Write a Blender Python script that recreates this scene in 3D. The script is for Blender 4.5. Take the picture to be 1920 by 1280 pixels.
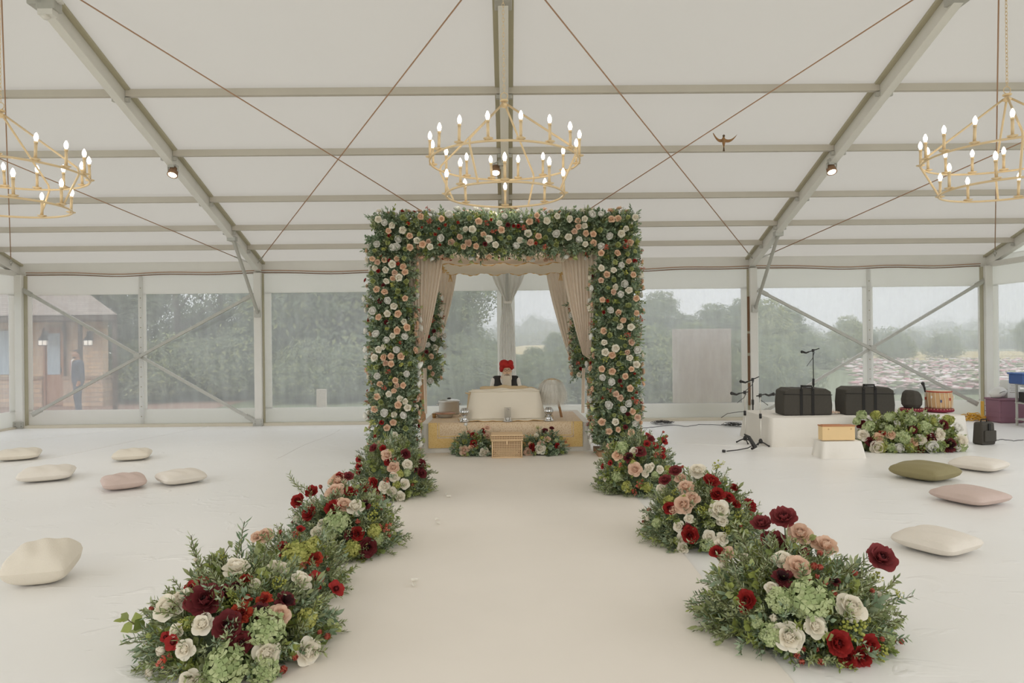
import bpy, bmesh, math, random
import numpy as np
from mathutils import Vector, Matrix, Euler

random.seed(7); rng = np.random.default_rng(7)
SC = bpy.context.scene
COL = SC.collection
PI = math.pi
for _o in list(bpy.data.objects): bpy.data.objects.remove(_o)

# ------------------------------------------------------------------ camera, sky, exposure
F_PX = 1280.0; CAMZ = 1.64
cam_d = bpy.data.cameras.new('camera'); cam_d.sensor_width = 36; cam_d.lens = 36*F_PX/1920
cam_d.clip_end = 2000
CAM = bpy.data.objects.new('camera', cam_d); COL.objects.link(CAM); SC.camera = CAM
yaw = math.radians(0.45); roll = math.radians(0.60)
fw = Vector((math.sin(yaw), math.cos(yaw), 0)); r0 = Vector((math.cos(yaw), -math.sin(yaw), 0)); u0 = Vector((0, 0, 1))
rt = r0*math.cos(roll) - u0*math.sin(roll); up = r0*math.sin(roll) + u0*math.cos(roll)
CP = Vector((0, 0, CAMZ))
CAM.matrix_world = Matrix(((rt.x, up.x, -fw.x, CP.x), (rt.y, up.y, -fw.y, CP.y), (rt.z, up.z, -fw.z, CP.z), (0, 0, 0, 1)))

def ray(px, py):
    return fw + rt*((px-960)/F_PX) + up*((640-py)/F_PX)
def at(px, py, Y):                         # the point at depth Y seen at a pixel of the 1920x1280 frame
    d = ray(px, py); return CP + d*((Y-CP.y)/d.y)
def on_floor(px, py, z=0.0):
    d = ray(px, py); return CP + d*((z-CP.z)/d.z)

SC.view_settings.view_transform = 'Standard'; SC.view_settings.look = 'None'
SC.view_settings.exposure = 0.82; SC.view_settings.gamma = 1.0; SC.view_settings.use_curve_mapping = False
SC.render.film_transparent = False
cy = SC.cycles
cy.use_denoising = True; cy.max_bounces = 8; cy.diffuse_bounces = 4; cy.glossy_bounces = 3
cy.transmission_bounces = 4; cy.transparent_max_bounces = 12; cy.volume_bounces = 1
cy.caustics_reflective = False; cy.caustics_refractive = False; cy.sample_clamp_indirect = 6.0
cy.use_adaptive_sampling = True; cy.adaptive_threshold = 0.02

W = bpy.data.worlds.new('overcast_sky'); SC.world = W; W.use_nodes = True
_n = W.node_tree.nodes; _l = W.node_tree.links
_bg = _n['Background']; _tc = _n.new('ShaderNodeTexCoord'); _sx = _n.new('ShaderNodeSeparateXYZ')
_cr = _n.new('ShaderNodeValToRGB'); _l.new(_tc.outputs['Generated'], _sx.inputs[0]); _l.new(_sx.outputs['Z'], _cr.inputs[0])
_cr.color_ramp.elements[0].position = 0.0; _cr.color_ramp.elements[0].color = (0.97, 1.03, 1.09, 1)
_cr.color_ramp.elements[1].position = 0.45; _cr.color_ramp.elements[1].color = (0.985, 0.99, 0.995, 1)
_l.new(_cr.outputs[0], _bg.inputs[0]); _bg.inputs[1].default_value = 0.98

# ------------------------------------------------------------------ materials
def lin(c):
    return tuple(((x/255)/12.92 if x/255 <= 0.04045 else ((x/255+0.055)/1.055)**2.4) for x in c[:3]) + (1,)
MATS = {}
def mat(name, col, rough=0.7, metal=0.0, var=0.0, scale=8.0, bump=0.0, bscale=40.0, trans=0.0, emis=None, es=0.0, sheen=0.0, spec=0.5):
    if name in MATS: return MATS[name]
    m = bpy.data.materials.new(name); m.use_nodes = True; nt = m.node_tree; b = nt.nodes['Principled BSDF']
    c = lin(col); b.inputs['Base Color'].default_value = c
    b.inputs['Roughness'].default_value = rough; b.inputs['Metallic'].default_value = metal
    b.inputs['Specular IOR Level'].default_value = spec
    if sheen: b.inputs['Sheen Weight'].default_value = sheen
    tc = None
    if var or bump:
        tc = nt.nodes.new('ShaderNodeTexCoord')
    if var:
        nz = nt.nodes.new('ShaderNodeTexNoise'); nz.inputs['Scale'].default_value = scale; nz.inputs['Detail'].default_value = 4
        nt.links.new(tc.outputs['Object'], nz.inputs['Vector'])
        mx = nt.nodes.new('ShaderNodeMix'); mx.data_type = 'RGBA'
        mx.inputs[6].default_value = tuple(max(0, x*(1-var)) for x in c[:3])+(1,)
        mx.inputs[7].default_value = tuple(min(1, x*(1+var)) for x in c[:3])+(1,)
        nt.links.new(nz.outputs[0], mx.inputs[0]); nt.links.new(mx.outputs[2], b.inputs['Base Color'])
    if bump:
        nb = nt.nodes.new('ShaderNodeTexNoise'); nb.inputs['Scale'].default_value = bscale; nb.inputs['Detail'].default_value = 5
        nt.links.new(tc.outputs['Object'], nb.inputs['Vector'])
        bp = nt.nodes.new('ShaderNodeBump'); bp.inputs['Strength'].default_value = bump; bp.inputs['Distance'].default_value = 0.02
        nt.links.new(nb.outputs[0], bp.inputs['Height']); nt.links.new(bp.outputs[0], b.inputs['Normal'])
    if emis:
        b.inputs['Emission Color'].default_value = lin(emis); b.inputs['Emission Strength'].default_value = es
    if trans:
        tr = nt.nodes.new('ShaderNodeBsdfTranslucent'); tr.inputs[0].default_value = c
        ms = nt.nodes.new('ShaderNodeMixShader'); ms.inputs[0].default_value = trans
        out = nt.nodes['Material Output']
        nt.links.new(b.outputs[0], ms.inputs[1]); nt.links.new(tr.outputs[0], ms.inputs[2]); nt.links.new(ms.outputs[0], out.inputs[0])
        if var: nt.links.new(mx.outputs[2], tr.inputs[0])
    MATS[name] = m; return m

def film_mat(name, veil, col=(205, 207, 200)):
    m = bpy.data.materials.new(name); m.use_nodes = True; nt = m.node_tree; N = nt.nodes; L = nt.links
    for n in list(N): N.remove(n)
    out = N.new('ShaderNodeOutputMaterial'); tp = N.new('ShaderNodeBsdfTransparent'); tp.inputs[0].default_value = (0.775, 0.795, 0.84, 1)
    df = N.new('ShaderNodeBsdfDiffuse'); df.inputs[0].default_value = lin(col)
    tl = N.new('ShaderNodeBsdfTranslucent'); tl.inputs[0].default_value = lin(col)
    a = N.new('ShaderNodeMixShader'); a.inputs[0].default_value = 0.5; L.new(df.outputs[0], a.inputs[1]); L.new(tl.outputs[0], a.inputs[2])
    tc = N.new('ShaderNodeTexCoord'); mp = N.new('ShaderNodeMapping'); mp.inputs['Scale'].default_value = (3.5, 3.5, 0.8)
    L.new(tc.outputs['Object'], mp.inputs[0])
    nz = N.new('ShaderNodeTexNoise'); nz.inputs['Scale'].default_value = 2.0; nz.inputs['Detail'].default_value = 6; L.new(mp.outputs[0], nz.inputs['Vector'])
    mr = N.new('ShaderNodeMapRange'); mr.inputs[1].default_value = 0.35; mr.inputs[2].default_value = 0.7
    mr.inputs[3].default_value = veil*0.9; mr.inputs[4].default_value = veil*1.12
    L.new(nz.outputs[0], mr.inputs[0])
    b = N.new('ShaderNodeMixShader'); L.new(mr.outputs[0], b.inputs[0]); L.new(tp.outputs[0], b.inputs[1]); L.new(a.outputs[0], b.inputs[2])
    gl = N.new('ShaderNodeBsdfGlossy'); gl.inputs['Roughness'].default_value = 0.12
    g = N.new('ShaderNodeMixShader'); g.inputs[0].default_value = 0.025; L.new(b.outputs[0], g.inputs[1]); L.new(gl.outputs[0], g.inputs[2])
    L.new(g.outputs[0], out.inputs[0]); MATS[name] = m; return m

def membrane(name, dif, tra, fac):
    m = bpy.data.materials.new(name); m.use_nodes = True; nt = m.node_tree; N = nt.nodes; L = nt.links
    for n in list(N): N.remove(n)
    out = N.new('ShaderNodeOutputMaterial')
    df = N.new('ShaderNodeBsdfDiffuse'); df.inputs[0].default_value = dif+(1,)
    tl = N.new('ShaderNodeBsdfTranslucent')
    tc = N.new('ShaderNodeTexCoord'); nz = N.new('ShaderNodeTexNoise'); nz.inputs['Scale'].default_value = 0.35; nz.inputs['Detail'].default_value = 3
    L.new(tc.outputs['Object'], nz.inputs['Vector'])
    mx = N.new('ShaderNodeMix'); mx.data_type = 'RGBA'
    mx.inputs[6].default_value = tuple(x*0.95 for x in tra)+(1,); mx.inputs[7].default_value = tuple(x*1.04 for x in tra)+(1,)
    L.new(nz.outputs[0], mx.inputs[0]); L.new(mx.outputs[2], tl.inputs[0])
    a = N.new('ShaderNodeMixShader'); a.inputs[0].default_value = fac; L.new(df.outputs[0], a.inputs[1]); L.new(tl.outputs[0], a.inputs[2])
    L.new(a.outputs[0], out.inputs[0]); MATS[name] = m; return m

ROOFM = membrane('roof_membrane', (0.66, 0.65, 0.625), (0.455, 0.430, 0.392), 0.5)
WALLM = membrane('wall_membrane', (0.82, 0.815, 0.80), (0.90, 0.895, 0.875), 0.62)
FILM = film_mat('clear_film', 0.36, (246, 250, 255))
ALU = mat('painted_aluminium', (222, 219, 212), 0.5, 0.05, 0.05, 3)
BTR = mat('beige_trim', (208, 200, 182), 0.7, 0, .05, 5)
ALU2 = mat('olive_channel', (178, 171, 146), 0.6, 0.1, 0.1, 3)
STEEL = mat('galvanised_steel', (182, 180, 172), 0.45, 0.25, 0.1, 12)
CABLE = mat('brown_cable', (176, 140, 112), 0.7)
BLACK = mat('black_fabric', (74, 70, 63), 0.9, 0, 0.12, 40, 0.3, 200)
BLACKP = mat('black_plastic', (40, 38, 36), 0.5)
GOLD = mat('satin_gold', (228, 203, 162), 0.42, 0.15)
WOOD = mat('wood', (170, 128, 88), 0.65, 0, 0.2, 12)
WHITECL = mat('white_cloth', (236, 231, 222), 0.9, 0, 0.03, 4, 0.15, 30)
SILVER = mat('polished_silver', (225, 225, 225), 0.12, 1.0)
RUST = mat('rust_line', (120, 88, 62), 0.8)

# ------------------------------------------------------------------ mesh building
def rotz(a): return Matrix.Rotation(a, 3, 'Z')
def npm(M): return np.array(M)
class MB:
    def __init__(s): s.V = []; s.F = []; s.M = []; s.n = 0
    def add(s, V, F, m=0):
        V = np.asarray(V, float); s.V.append(V)
        s.F += [tuple(i+s.n for i in f) for f in F]
        s.M += ([m]*len(F) if isinstance(m, int) else list(m)); s.n += len(V); return s
    def box(s, c, sz, R=None, m=0, taper=1.0):
        x, y, z = sz[0]/2, sz[1]/2, sz[2]/2; t = taper
        V = np.array([(-x, -y, -z), (x, -y, -z), (x, y, -z), (-x, y, -z), (-x*t, -y*t, z), (x*t, -y*t, z), (x*t, y*t, z), (-x*t, y*t, z)])
        if R is not None: V = V @ npm(R).T
        return s.add(V+np.array(c), [(0, 3, 2, 1), (4, 5, 6, 7), (0, 1, 5, 4), (1, 2, 6, 5), (2, 3, 7, 6), (3, 0, 4, 7)], m)
    def span(s, a, b, m=0):
        return s.box([(a[i]+b[i])/2 for i in range(3)], [abs(b[i]-a[i]) for i in range(3)], None, m)
    def bar(s, p0, p1, w, h, m=0):           # rectangular bar, h measured towards z
        p0 = Vector(p0); p1 = Vector(p1); d = (p1-p0); L = d.length; d.normalize()
        sd = d.cross(Vector((0, 0, 1)))
        if sd.length < 1e-4: sd = Vector((1, 0, 0))
        sd.normalize(); u = sd.cross(d)
        R = Matrix((sd, d, u)).transposed()
        return s.box((p0+p1)/2, (w, L, h), R, m)
    def tube(s, pts, r, n=8, m=0, caps=True):
        P = [Vector(p) for p in pts]; k = len(P); rs = r if isinstance(r, (list, tuple)) else [r]*k
        V = []; F = []; ref = None
        for i in range(k):
            t = (P[min(i+1, k-1)]-P[max(i-1, 0)]).normalized()
            if ref is None: ref = t.orthogonal().normalized()
            else: ref = (ref-t*ref.dot(t)).normalized()
            b = t.cross(ref)
            for j in range(n):
                a = 2*PI*j/n; V.append(P[i]+(ref*math.cos(a)+b*math.sin(a))*rs[i])
        for i in range(k-1):
            for j in range(n):
                F.append((i*n+j, i*n+(j+1) % n, (i+1)*n+(j+1) % n, (i+1)*n+j))
        if caps: F.append(tuple(range(n))[::-1]); F.append(tuple((k-1)*n+j for j in range(n)))
        return s.add(V, F, m)
    def ring(s, c, R, r, n=64, k=8, m=0):
        V = []; F = []
        for i in range(n):
            a = 2*PI*i/n
            for j in range(k):
                b = 2*PI*j/k; q = R+r*math.cos(b); V.append((c[0]+q*math.cos(a), c[1]+q*math.sin(a), c[2]+r*math.sin(b)))
        for i in range(n):
            for j in range(k):
                F.append((i*k+j, ((i+1) % n)*k+j, ((i+1) % n)*k+(j+1) % k, i*k+(j+1) % k))
        return s.add(V, F, m)
    def lathe(s, prof, c=(0, 0, 0), n=20, m=0, R=None, sx=1, sy=1):
        V = []; F = []
        for (r, z) in prof:
            for j in range(n):
                a = 2*PI*j/n; V.append((r*math.cos(a)*sx, r*math.sin(a)*sy, z))
        V = np.array(V)
        if R is not None: V = V @ npm(R).T
        for i in range(len(prof)-1):
            for j in range(n):
                F.append((i*n+j, i*n+(j+1) % n, (i+1)*n+(j+1) % n, (i+1)*n+j))
        F.append(tuple(range(n))[::-1]); F.append(tuple((len(prof)-1)*n+j for j in range(n)))
        return s.add(V+np.array(c), F, m)
    def ball(s, c, r, n=12, k=8, m=0, R=None):
        r = r if isinstance(r, (tuple, list)) else (r, r, r)
        prof = [(max(1e-4, math.sin(PI*i/k)), -math.cos(PI*i/k)) for i in range(k+1)]
        V = []; F = []
        for (q, z) in prof:
            for j in range(n):
                a = 2*PI*j/n; V.append((q*math.cos(a)*r[0], q*math.sin(a)*r[1], z*r[2]))
        V = np.array(V)
        if R is not None: V = V @ npm(R).T
        for i in range(k):
            for j in range(n):
                F.append((i*n+j, i*n+(j+1) % n, (i+1)*n+(j+1) % n, (i+1)*n+j))
        return s.add(V+np.array(c), F, m)
    def sheet(s, fn, nu, nv, m=0):
        V = [fn(u/nu, v/nv) for v in range(nv+1) for u in range(nu+1)]
        F = [(v*(nu+1)+u, v*(nu+1)+u+1, (v+1)*(nu+1)+u+1, (v+1)*(nu+1)+u) for v in range(nv) for u in range(nu)]
        return s.add(V, F, m)
    def build(s, name, mats, parent=None, smooth=False, bevel=0, kind=None, loc=None, solid=0):
        me = bpy.data.meshes.new(name)
        V = np.concatenate(s.V) if s.V else np.zeros((0, 3))
        if loc is not None: V = V-np.array(loc)
        me.from_pydata(V.tolist(), [], s.F)
        for q in (mats if isinstance(mats, (list, tuple)) else [mats]): me.materials.append(q)
        me.polygons.foreach_set('material_index', s.M)
        if smooth: me.polygons.foreach_set('use_smooth', [True]*len(s.F))
        me.update()
        o = bpy.data.objects.new(name, me); COL.objects.link(o)
        if loc is not None: o.location = loc
        if parent is not None: o.parent = parent
        if kind: o['kind'] = kind
        if solid:
            q = o.modifiers.new('thickness', 'SOLIDIFY'); q.thickness = solid; q.offset = 0
        if bevel:
            q = o.modifiers.new('bevel', 'BEVEL'); q.width = bevel; q.segments = 2; q.limit_method = 'ANGLE'
        return o
def tag(o, label, cat, group=None):
    o['label'] = label; o['category'] = cat
    if group: o['group'] = group
    return o
def thing(name, label, cat, loc=(0, 0, 0), rz=0, group=None):
    o = bpy.data.objects.new(name, None); COL.objects.link(o); o.location = loc; o.rotation_euler = (0, 0, rz)
    return tag(o, label, cat, group)
def link_copy(ch, parent=None):
    c = ch.copy(); COL.objects.link(c)
    if parent is not None: c.parent = parent
    for g in ch.children: link_copy(g, c)
    return c

# ------------------------------------------------------------------ tent frame numbers
YW = 13.9; EZ = 3.16; SL = 0.3463; YR = 1.4; YB = 2*YR-YW; XG = 9.87
def rz_(y): return EZ+(YW-y)*SL if y >= YR else EZ+(y-YB)*SL
BAYX = [-XG, -5.0, 0.0, 5.0, XG]

# floor and ground
def floor_mat():
    m = bpy.data.materials.new('white_floor_cloth'); m.use_nodes = True; nt = m.node_tree; N = nt.nodes; L = nt.links; b = N['Principled BSDF']
    b.inputs['Roughness'].default_value = 0.38; b.inputs['Specular IOR Level'].default_value = 0.6
    tc = N.new('ShaderNodeTexCoord')
    n1 = N.new('ShaderNodeTexNoise'); n1.inputs['Scale'].default_value = 0.8; n1.inputs['Detail'].default_value = 5; L.new(tc.outputs['Object'], n1.inputs['Vector'])
    mx = N.new('ShaderNodeMix'); mx.data_type = 'RGBA'; mx.inputs[6].default_value = lin((239, 237, 233)); mx.inputs[7].default_value = lin((246, 245, 242))
    L.new(n1.outputs[0], mx.inputs[0]); L.new(mx.outputs[2], b.inputs['Base Color'])
    mp = N.new('ShaderNodeMapping'); mp.inputs['Scale'].default_value = (1.2, 2.2, 1); mp.inputs['Rotation'].default_value = (0, 0, 0.5); L.new(tc.outputs['Object'], mp.inputs[0])
    n2 = N.new('ShaderNodeTexNoise'); n2.inputs['Scale'].default_value = 1.6; n2.inputs['Detail'].default_value = 3; n2.inputs['Distortion'].default_value = 1.6; L.new(mp.outputs[0], n2.inputs['Vector'])
    rm = N.new('ShaderNodeMapRange'); rm.inputs[1].default_value = 0.60; rm.inputs[2].default_value = 0.72; L.new(n2.outputs[0], rm.inputs[0])
    bp = N.new('ShaderNodeBump'); bp.inputs['Strength'].default_value = 0.25; bp.inputs['Distance'].default_value = 0.02
    L.new(rm.outputs[0], bp.inputs['Height']); L.new(bp.outputs[0], b.inputs['Normal'])
    return m
FLOORM = floor_mat()
f = MB(); f.span((-XG-0.05, YB, -0.12), (XG+0.05, YW+0.05, 0)); f.build('floor', FLOORM, kind='structure')
# long creases and seams in the laid cloth (ridges a few millimetres high)
cr = MB()
for (a, b) in [((0, 830), (330, 795)), ((0, 878), (400, 797)), ((510, 862), (640, 805)), ((1250, 830), (1440, 838))]:
    A = on_floor(*a); B = on_floor(*b); d = (B-A)
    pts = [A+d*t+Vector((0.03*math.sin(t*9+a[0]), 0, 0.0)) for t in np.linspace(0, 1, 24)]
    cr.tube(pts, [0.001]+[0.006]*22+[0.001], 6)
cr.build('floor_seam', FLOORM, kind='structure', smooth=True)
RUN = mat('runner_cloth', (236, 229, 219), 0.62, 0, 0.03, 2, 0.12, 5)
ru = MB()
def runner_fn(u, v):
    x = -1.34+2.68*u; y = -1.5+11.6*v
    e = min(u, 1-u)*2.68
    return (x+0.012*math.sin(y*2.1+x), y, 0.004+0.003*math.exp(-(e-0.04)**2/0.0009)+0.001*math.sin(x*7+y*1.3))
ru.sheet(runner_fn, 90, 60)
tag(ru.build('aisle_runner', RUN, smooth=True), 'long plain off-white cloth runner down the aisle towards the stage', 'aisle runner')

# roof membrane
c = MB(); c.sheet(lambda u, v: (-XG+2*XG*u, YW-(YW-YR)*v, EZ+0.15+(YW-YR)*v*SL), 8, 8)
c.sheet(lambda u, v: (-XG+2*XG*u, YR-(YR-YB)*v, EZ+0.15+(YW-YR)*SL-(YR-YB)*v*SL), 8, 8)
c.build('ceiling', ROOFM, kind='structure')

def rafter(x, label):
    t = thing('roof_rafter', label, 'rafter', (x, YW, EZ), 0)
    for (n, w, h, dz, mt) in [('beam', 0.115, 0.17, 0.0, ALU), ('keder_channel', 0.24, 0.035, 0.105, ALU2)]:
        m_ = MB()
        for ya, yb in ((YW+0.05, YR), (YR, YB)):
            m_.bar((0, ya-YW, rz_(ya)-EZ+dz), (0, yb-YW, rz_(yb)-EZ+dz), w, h)
        m_.build(n, mt, t, bevel=0.006 if n == 'beam' else 0)
    for y in (8.95, 10.2, 11.45, 12.4, 13.1):
        for sx in (-1, 1):
            m_ = MB(); m_.box((sx*0.083, y-YW, rz_(y)-EZ-0.03), (0.05, 0.05, 0.05)); m_.build('purlin_bracket', STEEL, t)
    y = 7.45; m_ = MB(); m_.box((0, y-YW, rz_(y)-EZ-0.03), (0.19, 0.24, 0.12)); m_.build('splice_plate', STEEL, t, bevel=0.01)
for x, lb in zip(BAYX, ['painted metal rafter along the left gable end of the marquee', 'sloping metal rafter between left chandelier and the flower arch',
                        'sloping metal rafter directly above the central chandelier', 'sloping metal rafter carrying the lit spotlight on the right half', 'painted metal rafter along the right gable end of the marquee']):
    rafter(x, lb)
PURM = mat('purlin_paint', (198, 191, 179), .6, .05, .05, 3)
PUR = [(8.97, 'nearest of the thin cross bars under the roof'), (10.23, 'thin roof cross bar behind the upper ring of the chandelier'), (11.47, 'thin roof cross bar just above the flower arch'),
       (12.4, 'thin roof cross bar level with the flowered beam'), (13.12, 'thin roof cross bar nearest the window wall'), (7.15, 'thin roof cross bar beyond the top edge of the view'), (5.7, 'thin roof cross bar second from the ridge'), (4.2, 'thin roof cross bar beside the ridge')]
for y, lb in PUR:
    m_ = MB()
    for i in range(4): m_.span((BAYX[i]+0.06, y-0.035, rz_(y)+0.02), (BAYX[i+1]-0.06, y+0.035, rz_(y)+0.115))
    tag(m_.build('roof_purlin', PURM, bevel=0.004), lb, 'purlin', 'roof purlins')
m_ = MB(); m_.span((-XG, YR-0.05, rz_(YR)), (XG, YR+0.05, rz_(YR)+0.1)); tag(m_.build('ridge_beam', ALU), 'metal ridge beam at the peak of the marquee roof', 'beam')
m_ = MB(); m_.span((-XG, YW-0.03, EZ-0.09), (XG, YW+0.045, EZ+0.158)); tag(m_.build('eaves_beam', ALU, bevel=0.005), 'long horizontal eaves beam above the clear window wall', 'beam')
# wires along the eaves
for k, dz in enumerate((0.045, 0.0)):
    pts = []
    for i in range(81):
        x = -XG+0.2+(2*XG-0.4)*i/80; s = ((x+XG) % 5)/5
        pts.append((x, YW-0.06-0.01*k, EZ-0.03-dz-0.035*math.sin(s*PI)*(1+0.5*math.sin(x*3))))
    m_ = MB(); m_.tube(pts, 0.0085, 6)
    tag(m_.build('eaves_cable', RUST if k == 0 else CABLE, smooth=True), ['upper brown cable strung along the eaves beam', 'lower slack brown cable strung along the eaves beam'][k], 'cable')

# bracing wires lying under the roof
def wire(x0, y0, x1, y1, lb):
    a = Vector((x0, y0, rz_(y0)-0.02)); b = Vector((x1, y1, rz_(y1)-0.02)); d = (b-a).normalized()
    t = thing('bracing_cable', lb, 'cable', a, 0, 'roof bracing cables')
    m_ = MB(); m_.tube([d*0.35, b-a], 0.0085, 6); m_.build('wire', CABLE, t, smooth=True)
    m_ = MB(); m_.tube([d*0.02, d*0.09], 0.012, 6)
    for k in range(8):
        q = 2*PI*k/8; r = 2*PI*(k+1)/8
        sd = Vector((1, 0, 0)); 
        m_.tube([d*(0.17+0.08*math.cos(q))+sd*0.03*math.sin(q), d*(0.17+0.08*math.cos(r))+sd*0.03*math.sin(r)], 0.006, 5)
    m_.tube([d*0.25, d*0.36], 0.014, 6); m_.build('turnbuckle', STEEL, t)
G0 = 6.9
wire(-4.93, 13.6, -0.05, G0, 'roof bracing wire rising from left of the arch to the middle rafter')
wire(-0.07, 13.6, -4.95, G0, 'roof bracing wire climbing leftwards from behind the left end of the arch')
wire(0.07, 13.6, 4.95, G0, 'roof bracing wire crossed by the small brown bird')
wire(4.93, 13.6, 0.05, G0, 'roof bracing wire rising from right of the arch to the middle rafter')
wire(-5.07, 13.6, -9.8, G0, 'roof bracing wire passing behind the left chandelier')
wire(-9.8, 13.6, -5.05, G0, 'near vertical looking bracing wire rising from the left corner post')
wire(5.07, 13.6, 9.8, G0, 'roof bracing wire passing behind the right chandelier')
wire(9.8, 13.6, 5.05, G0, 'near vertical looking bracing wire rising from the right corner post')

# ------------------------------------------------------------------ wall posts, window wall
def post(x, y, lb):
    t = thing('tent_post', lb, 'post', (x, y, 0), 0, 'tent wall posts')
    m_ = MB(); m_.span((-0.075, -0.1, 0), (0.075, 0.1, EZ-0.08)); m_.build('upright', ALU, t, bevel=0.012)
    m_ = MB(); m_.span((-0.092, -0.03, 0.02), (-0.076, 0.05, EZ-0.1)); m_.span((0.076, -0.03, 0.02), (0.092, 0.05, EZ-0.1)); m_.build('side_channel', ALU2, t)
    m_ = MB(); m_.span((-0.09, -0.16, 0), (0.09, 0.1, 0.012)); m_.span((-0.1, -0.13, 0.012), (0.1, -0.1, 0.14))
    for sx in (-1, 1):
        for z in (0.05, 0.1): m_.tube([(sx*0.06, -0.145, z), (sx*0.06, -0.12, z)], 0.014, 6)
    m_.build('base_plate', STEEL, t)
    return t
def knee(x, lb):
    m_ = MB(); m_.tube([(x+0.02, YW-0.18, 2.26), (x+0.02, 12.5, rz_(12.5)-0.06)], 0.032, 10)
    m_.span((x-0.05, YW-0.2, 2.18), (x+0.07, YW-0.165, 2.32)); m_.box((x+0.01, 12.5, rz_(12.5)-0.08), (0.15, 0.12, 0.08))
    tag(m_.build('knee_brace', STEEL, smooth=False), lb, 'brace')
PL = ['tent post in the left corner of the marquee', 'tent post between the left window pair and the left centre window', 'tent post behind the flower arch with white drape tied round it',
      'tent post with rust streaks behind the mic stands', 'tent post in the right corner beside the purple bin']
for x, lb in zip(BAYX, PL): post(x if abs(x) < 9 else x*(1-.09/XG), YW-0.06, lb)
knee(-5, 'slanting steel knee brace at the left centre post'); knee(5, 'slanting steel knee brace at the right centre post')
knee(0, 'slanting steel knee brace at the middle post behind the arch')
m_ = MB()
for (z0, z1) in ((0.3, 0.75), (0.8, 1.3), (1.36, 1.75), (1.8, 2.5)): m_.span((4.885, YW-0.115, z0), (4.925, YW-0.09, z1))
m_.build('trim_1', RUST, kind='structure')

def brace(a, b, lb):
    m_ = MB(); m_.bar(a, b, 0.05, 0.055)
    d = (Vector(b)-Vector(a)).normalized()
    for P, s in ((Vector(a), 1), (Vector(b), -1)): m_.bar(P-d*s*0.02, P+d*s*0.2, 0.03, 0.09)
    tag(m_.build('cross_brace', STEEL), lb, 'brace', 'wall cross braces')
for s, nm in ((-1, 'left'), (1, 'right')):
    a = ((s*9.72), YW-0.1, 2.78); b = (s*5.1, YW-0.1, 0.1)
    brace(a, b, f'steel cross brace sloping down from the {nm} corner post')
    brace((s*5.1, YW-0.16, 2.62), (s*9.5, YW-0.16, 0.28), f'steel cross brace sloping down to the {nm} corner of the wall')
    m_ = MB(); m_.box((s*7.41, YW-0.13, 1.44), (0.12, 0.12, 0.1)); tag(m_.build('brace_clamp', STEEL, bevel=0.01), f'steel clamp where the {nm} pair of cross braces meet', 'clamp')

PANES = [(-9.64, -7.49), (-7.33, -5.12), (-4.79, -2.6), (-2.4, -0.19), (0.17, 2.4), (2.6, 4.81), (5.16, 7.31), (7.52, 9.70)]
PZ0, PZ1 = 0.34, 2.68
def opaque_wall(name, panes, length0, length1, place, top):
    m_ = MB(); t = 0.008
    xs = [length0]+[v for p in panes for v in p]+[length1]
    def sp(a0, a1, z0, z1): m_.add([place(a0, -t, z0), place(a1, -t, z0), place(a1, -t, z1), place(a0, -t, z1), place(a0, t, z0), place(a1, t, z0), place(a1, t, z1), place(a0, t, z1)],
                                   [(0, 1, 2, 3), (7, 6, 5, 4), (0, 4, 5, 1), (1, 5, 6, 2), (2, 6, 7, 3), (3, 7, 4, 0)])
    sp(length0, length1, 0.0, PZ0); sp(length0, length1, PZ1, top)
    for i in range(0, len(xs), 2): sp(xs[i], xs[i+1], PZ0, PZ1)
    return m_
ow = opaque_wall('w', PANES, -XG, XG, lambda a, b, z: (a, YW+0.06+b, z), EZ+0.14)
ow.build('wall_back', WALLM, kind='structure')
for i, (a, b) in enumerate(PANES):
    m_ = MB(); 
    m_.sheet(lambda u, v: (a+(b-a)*u, YW+0.06+0.006*math.sin(u*5+i)*math.sin(v*4+i), PZ0+(PZ1-PZ0)*v), 10, 10)
    m_.build(f'window_{i+1}', FILM, kind='structure', smooth=True)
# joint flaps at mid bay, with rivets
for x, lb in ((-7.41, 'white joint strip with eyelets between the two left windows'), (7.415, 'white joint strip with eyelets between the two right windows'), (-2.5, 'white joint strip behind the left pillar of the arch'), (2.5, 'white joint strip behind the right pillar of the arch')):
    t = thing('window_joint', lb, 'joint strip', (x, YW-0.005, 0)); m_ = MB(); m_.span((-0.035, -0.006, 0.06), (0.035, 0.03, EZ-0.12)); m_.build('strip', WALLM, t)
    m_ = MB()
    for k in range(14): m_.tube([(0.0, -0.012, 0.2+k*0.2), (0.0, -0.005, 0.2+k*0.2)], 0.011, 8)
    m_.build('eyelets', ALU2, t)
m_ = MB(); m_.span((-XG, YW-0.16, 0.0), (XG, YW+0.03, 0.05)); m_.build('baseboard_back', BTR, kind='structure')
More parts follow.
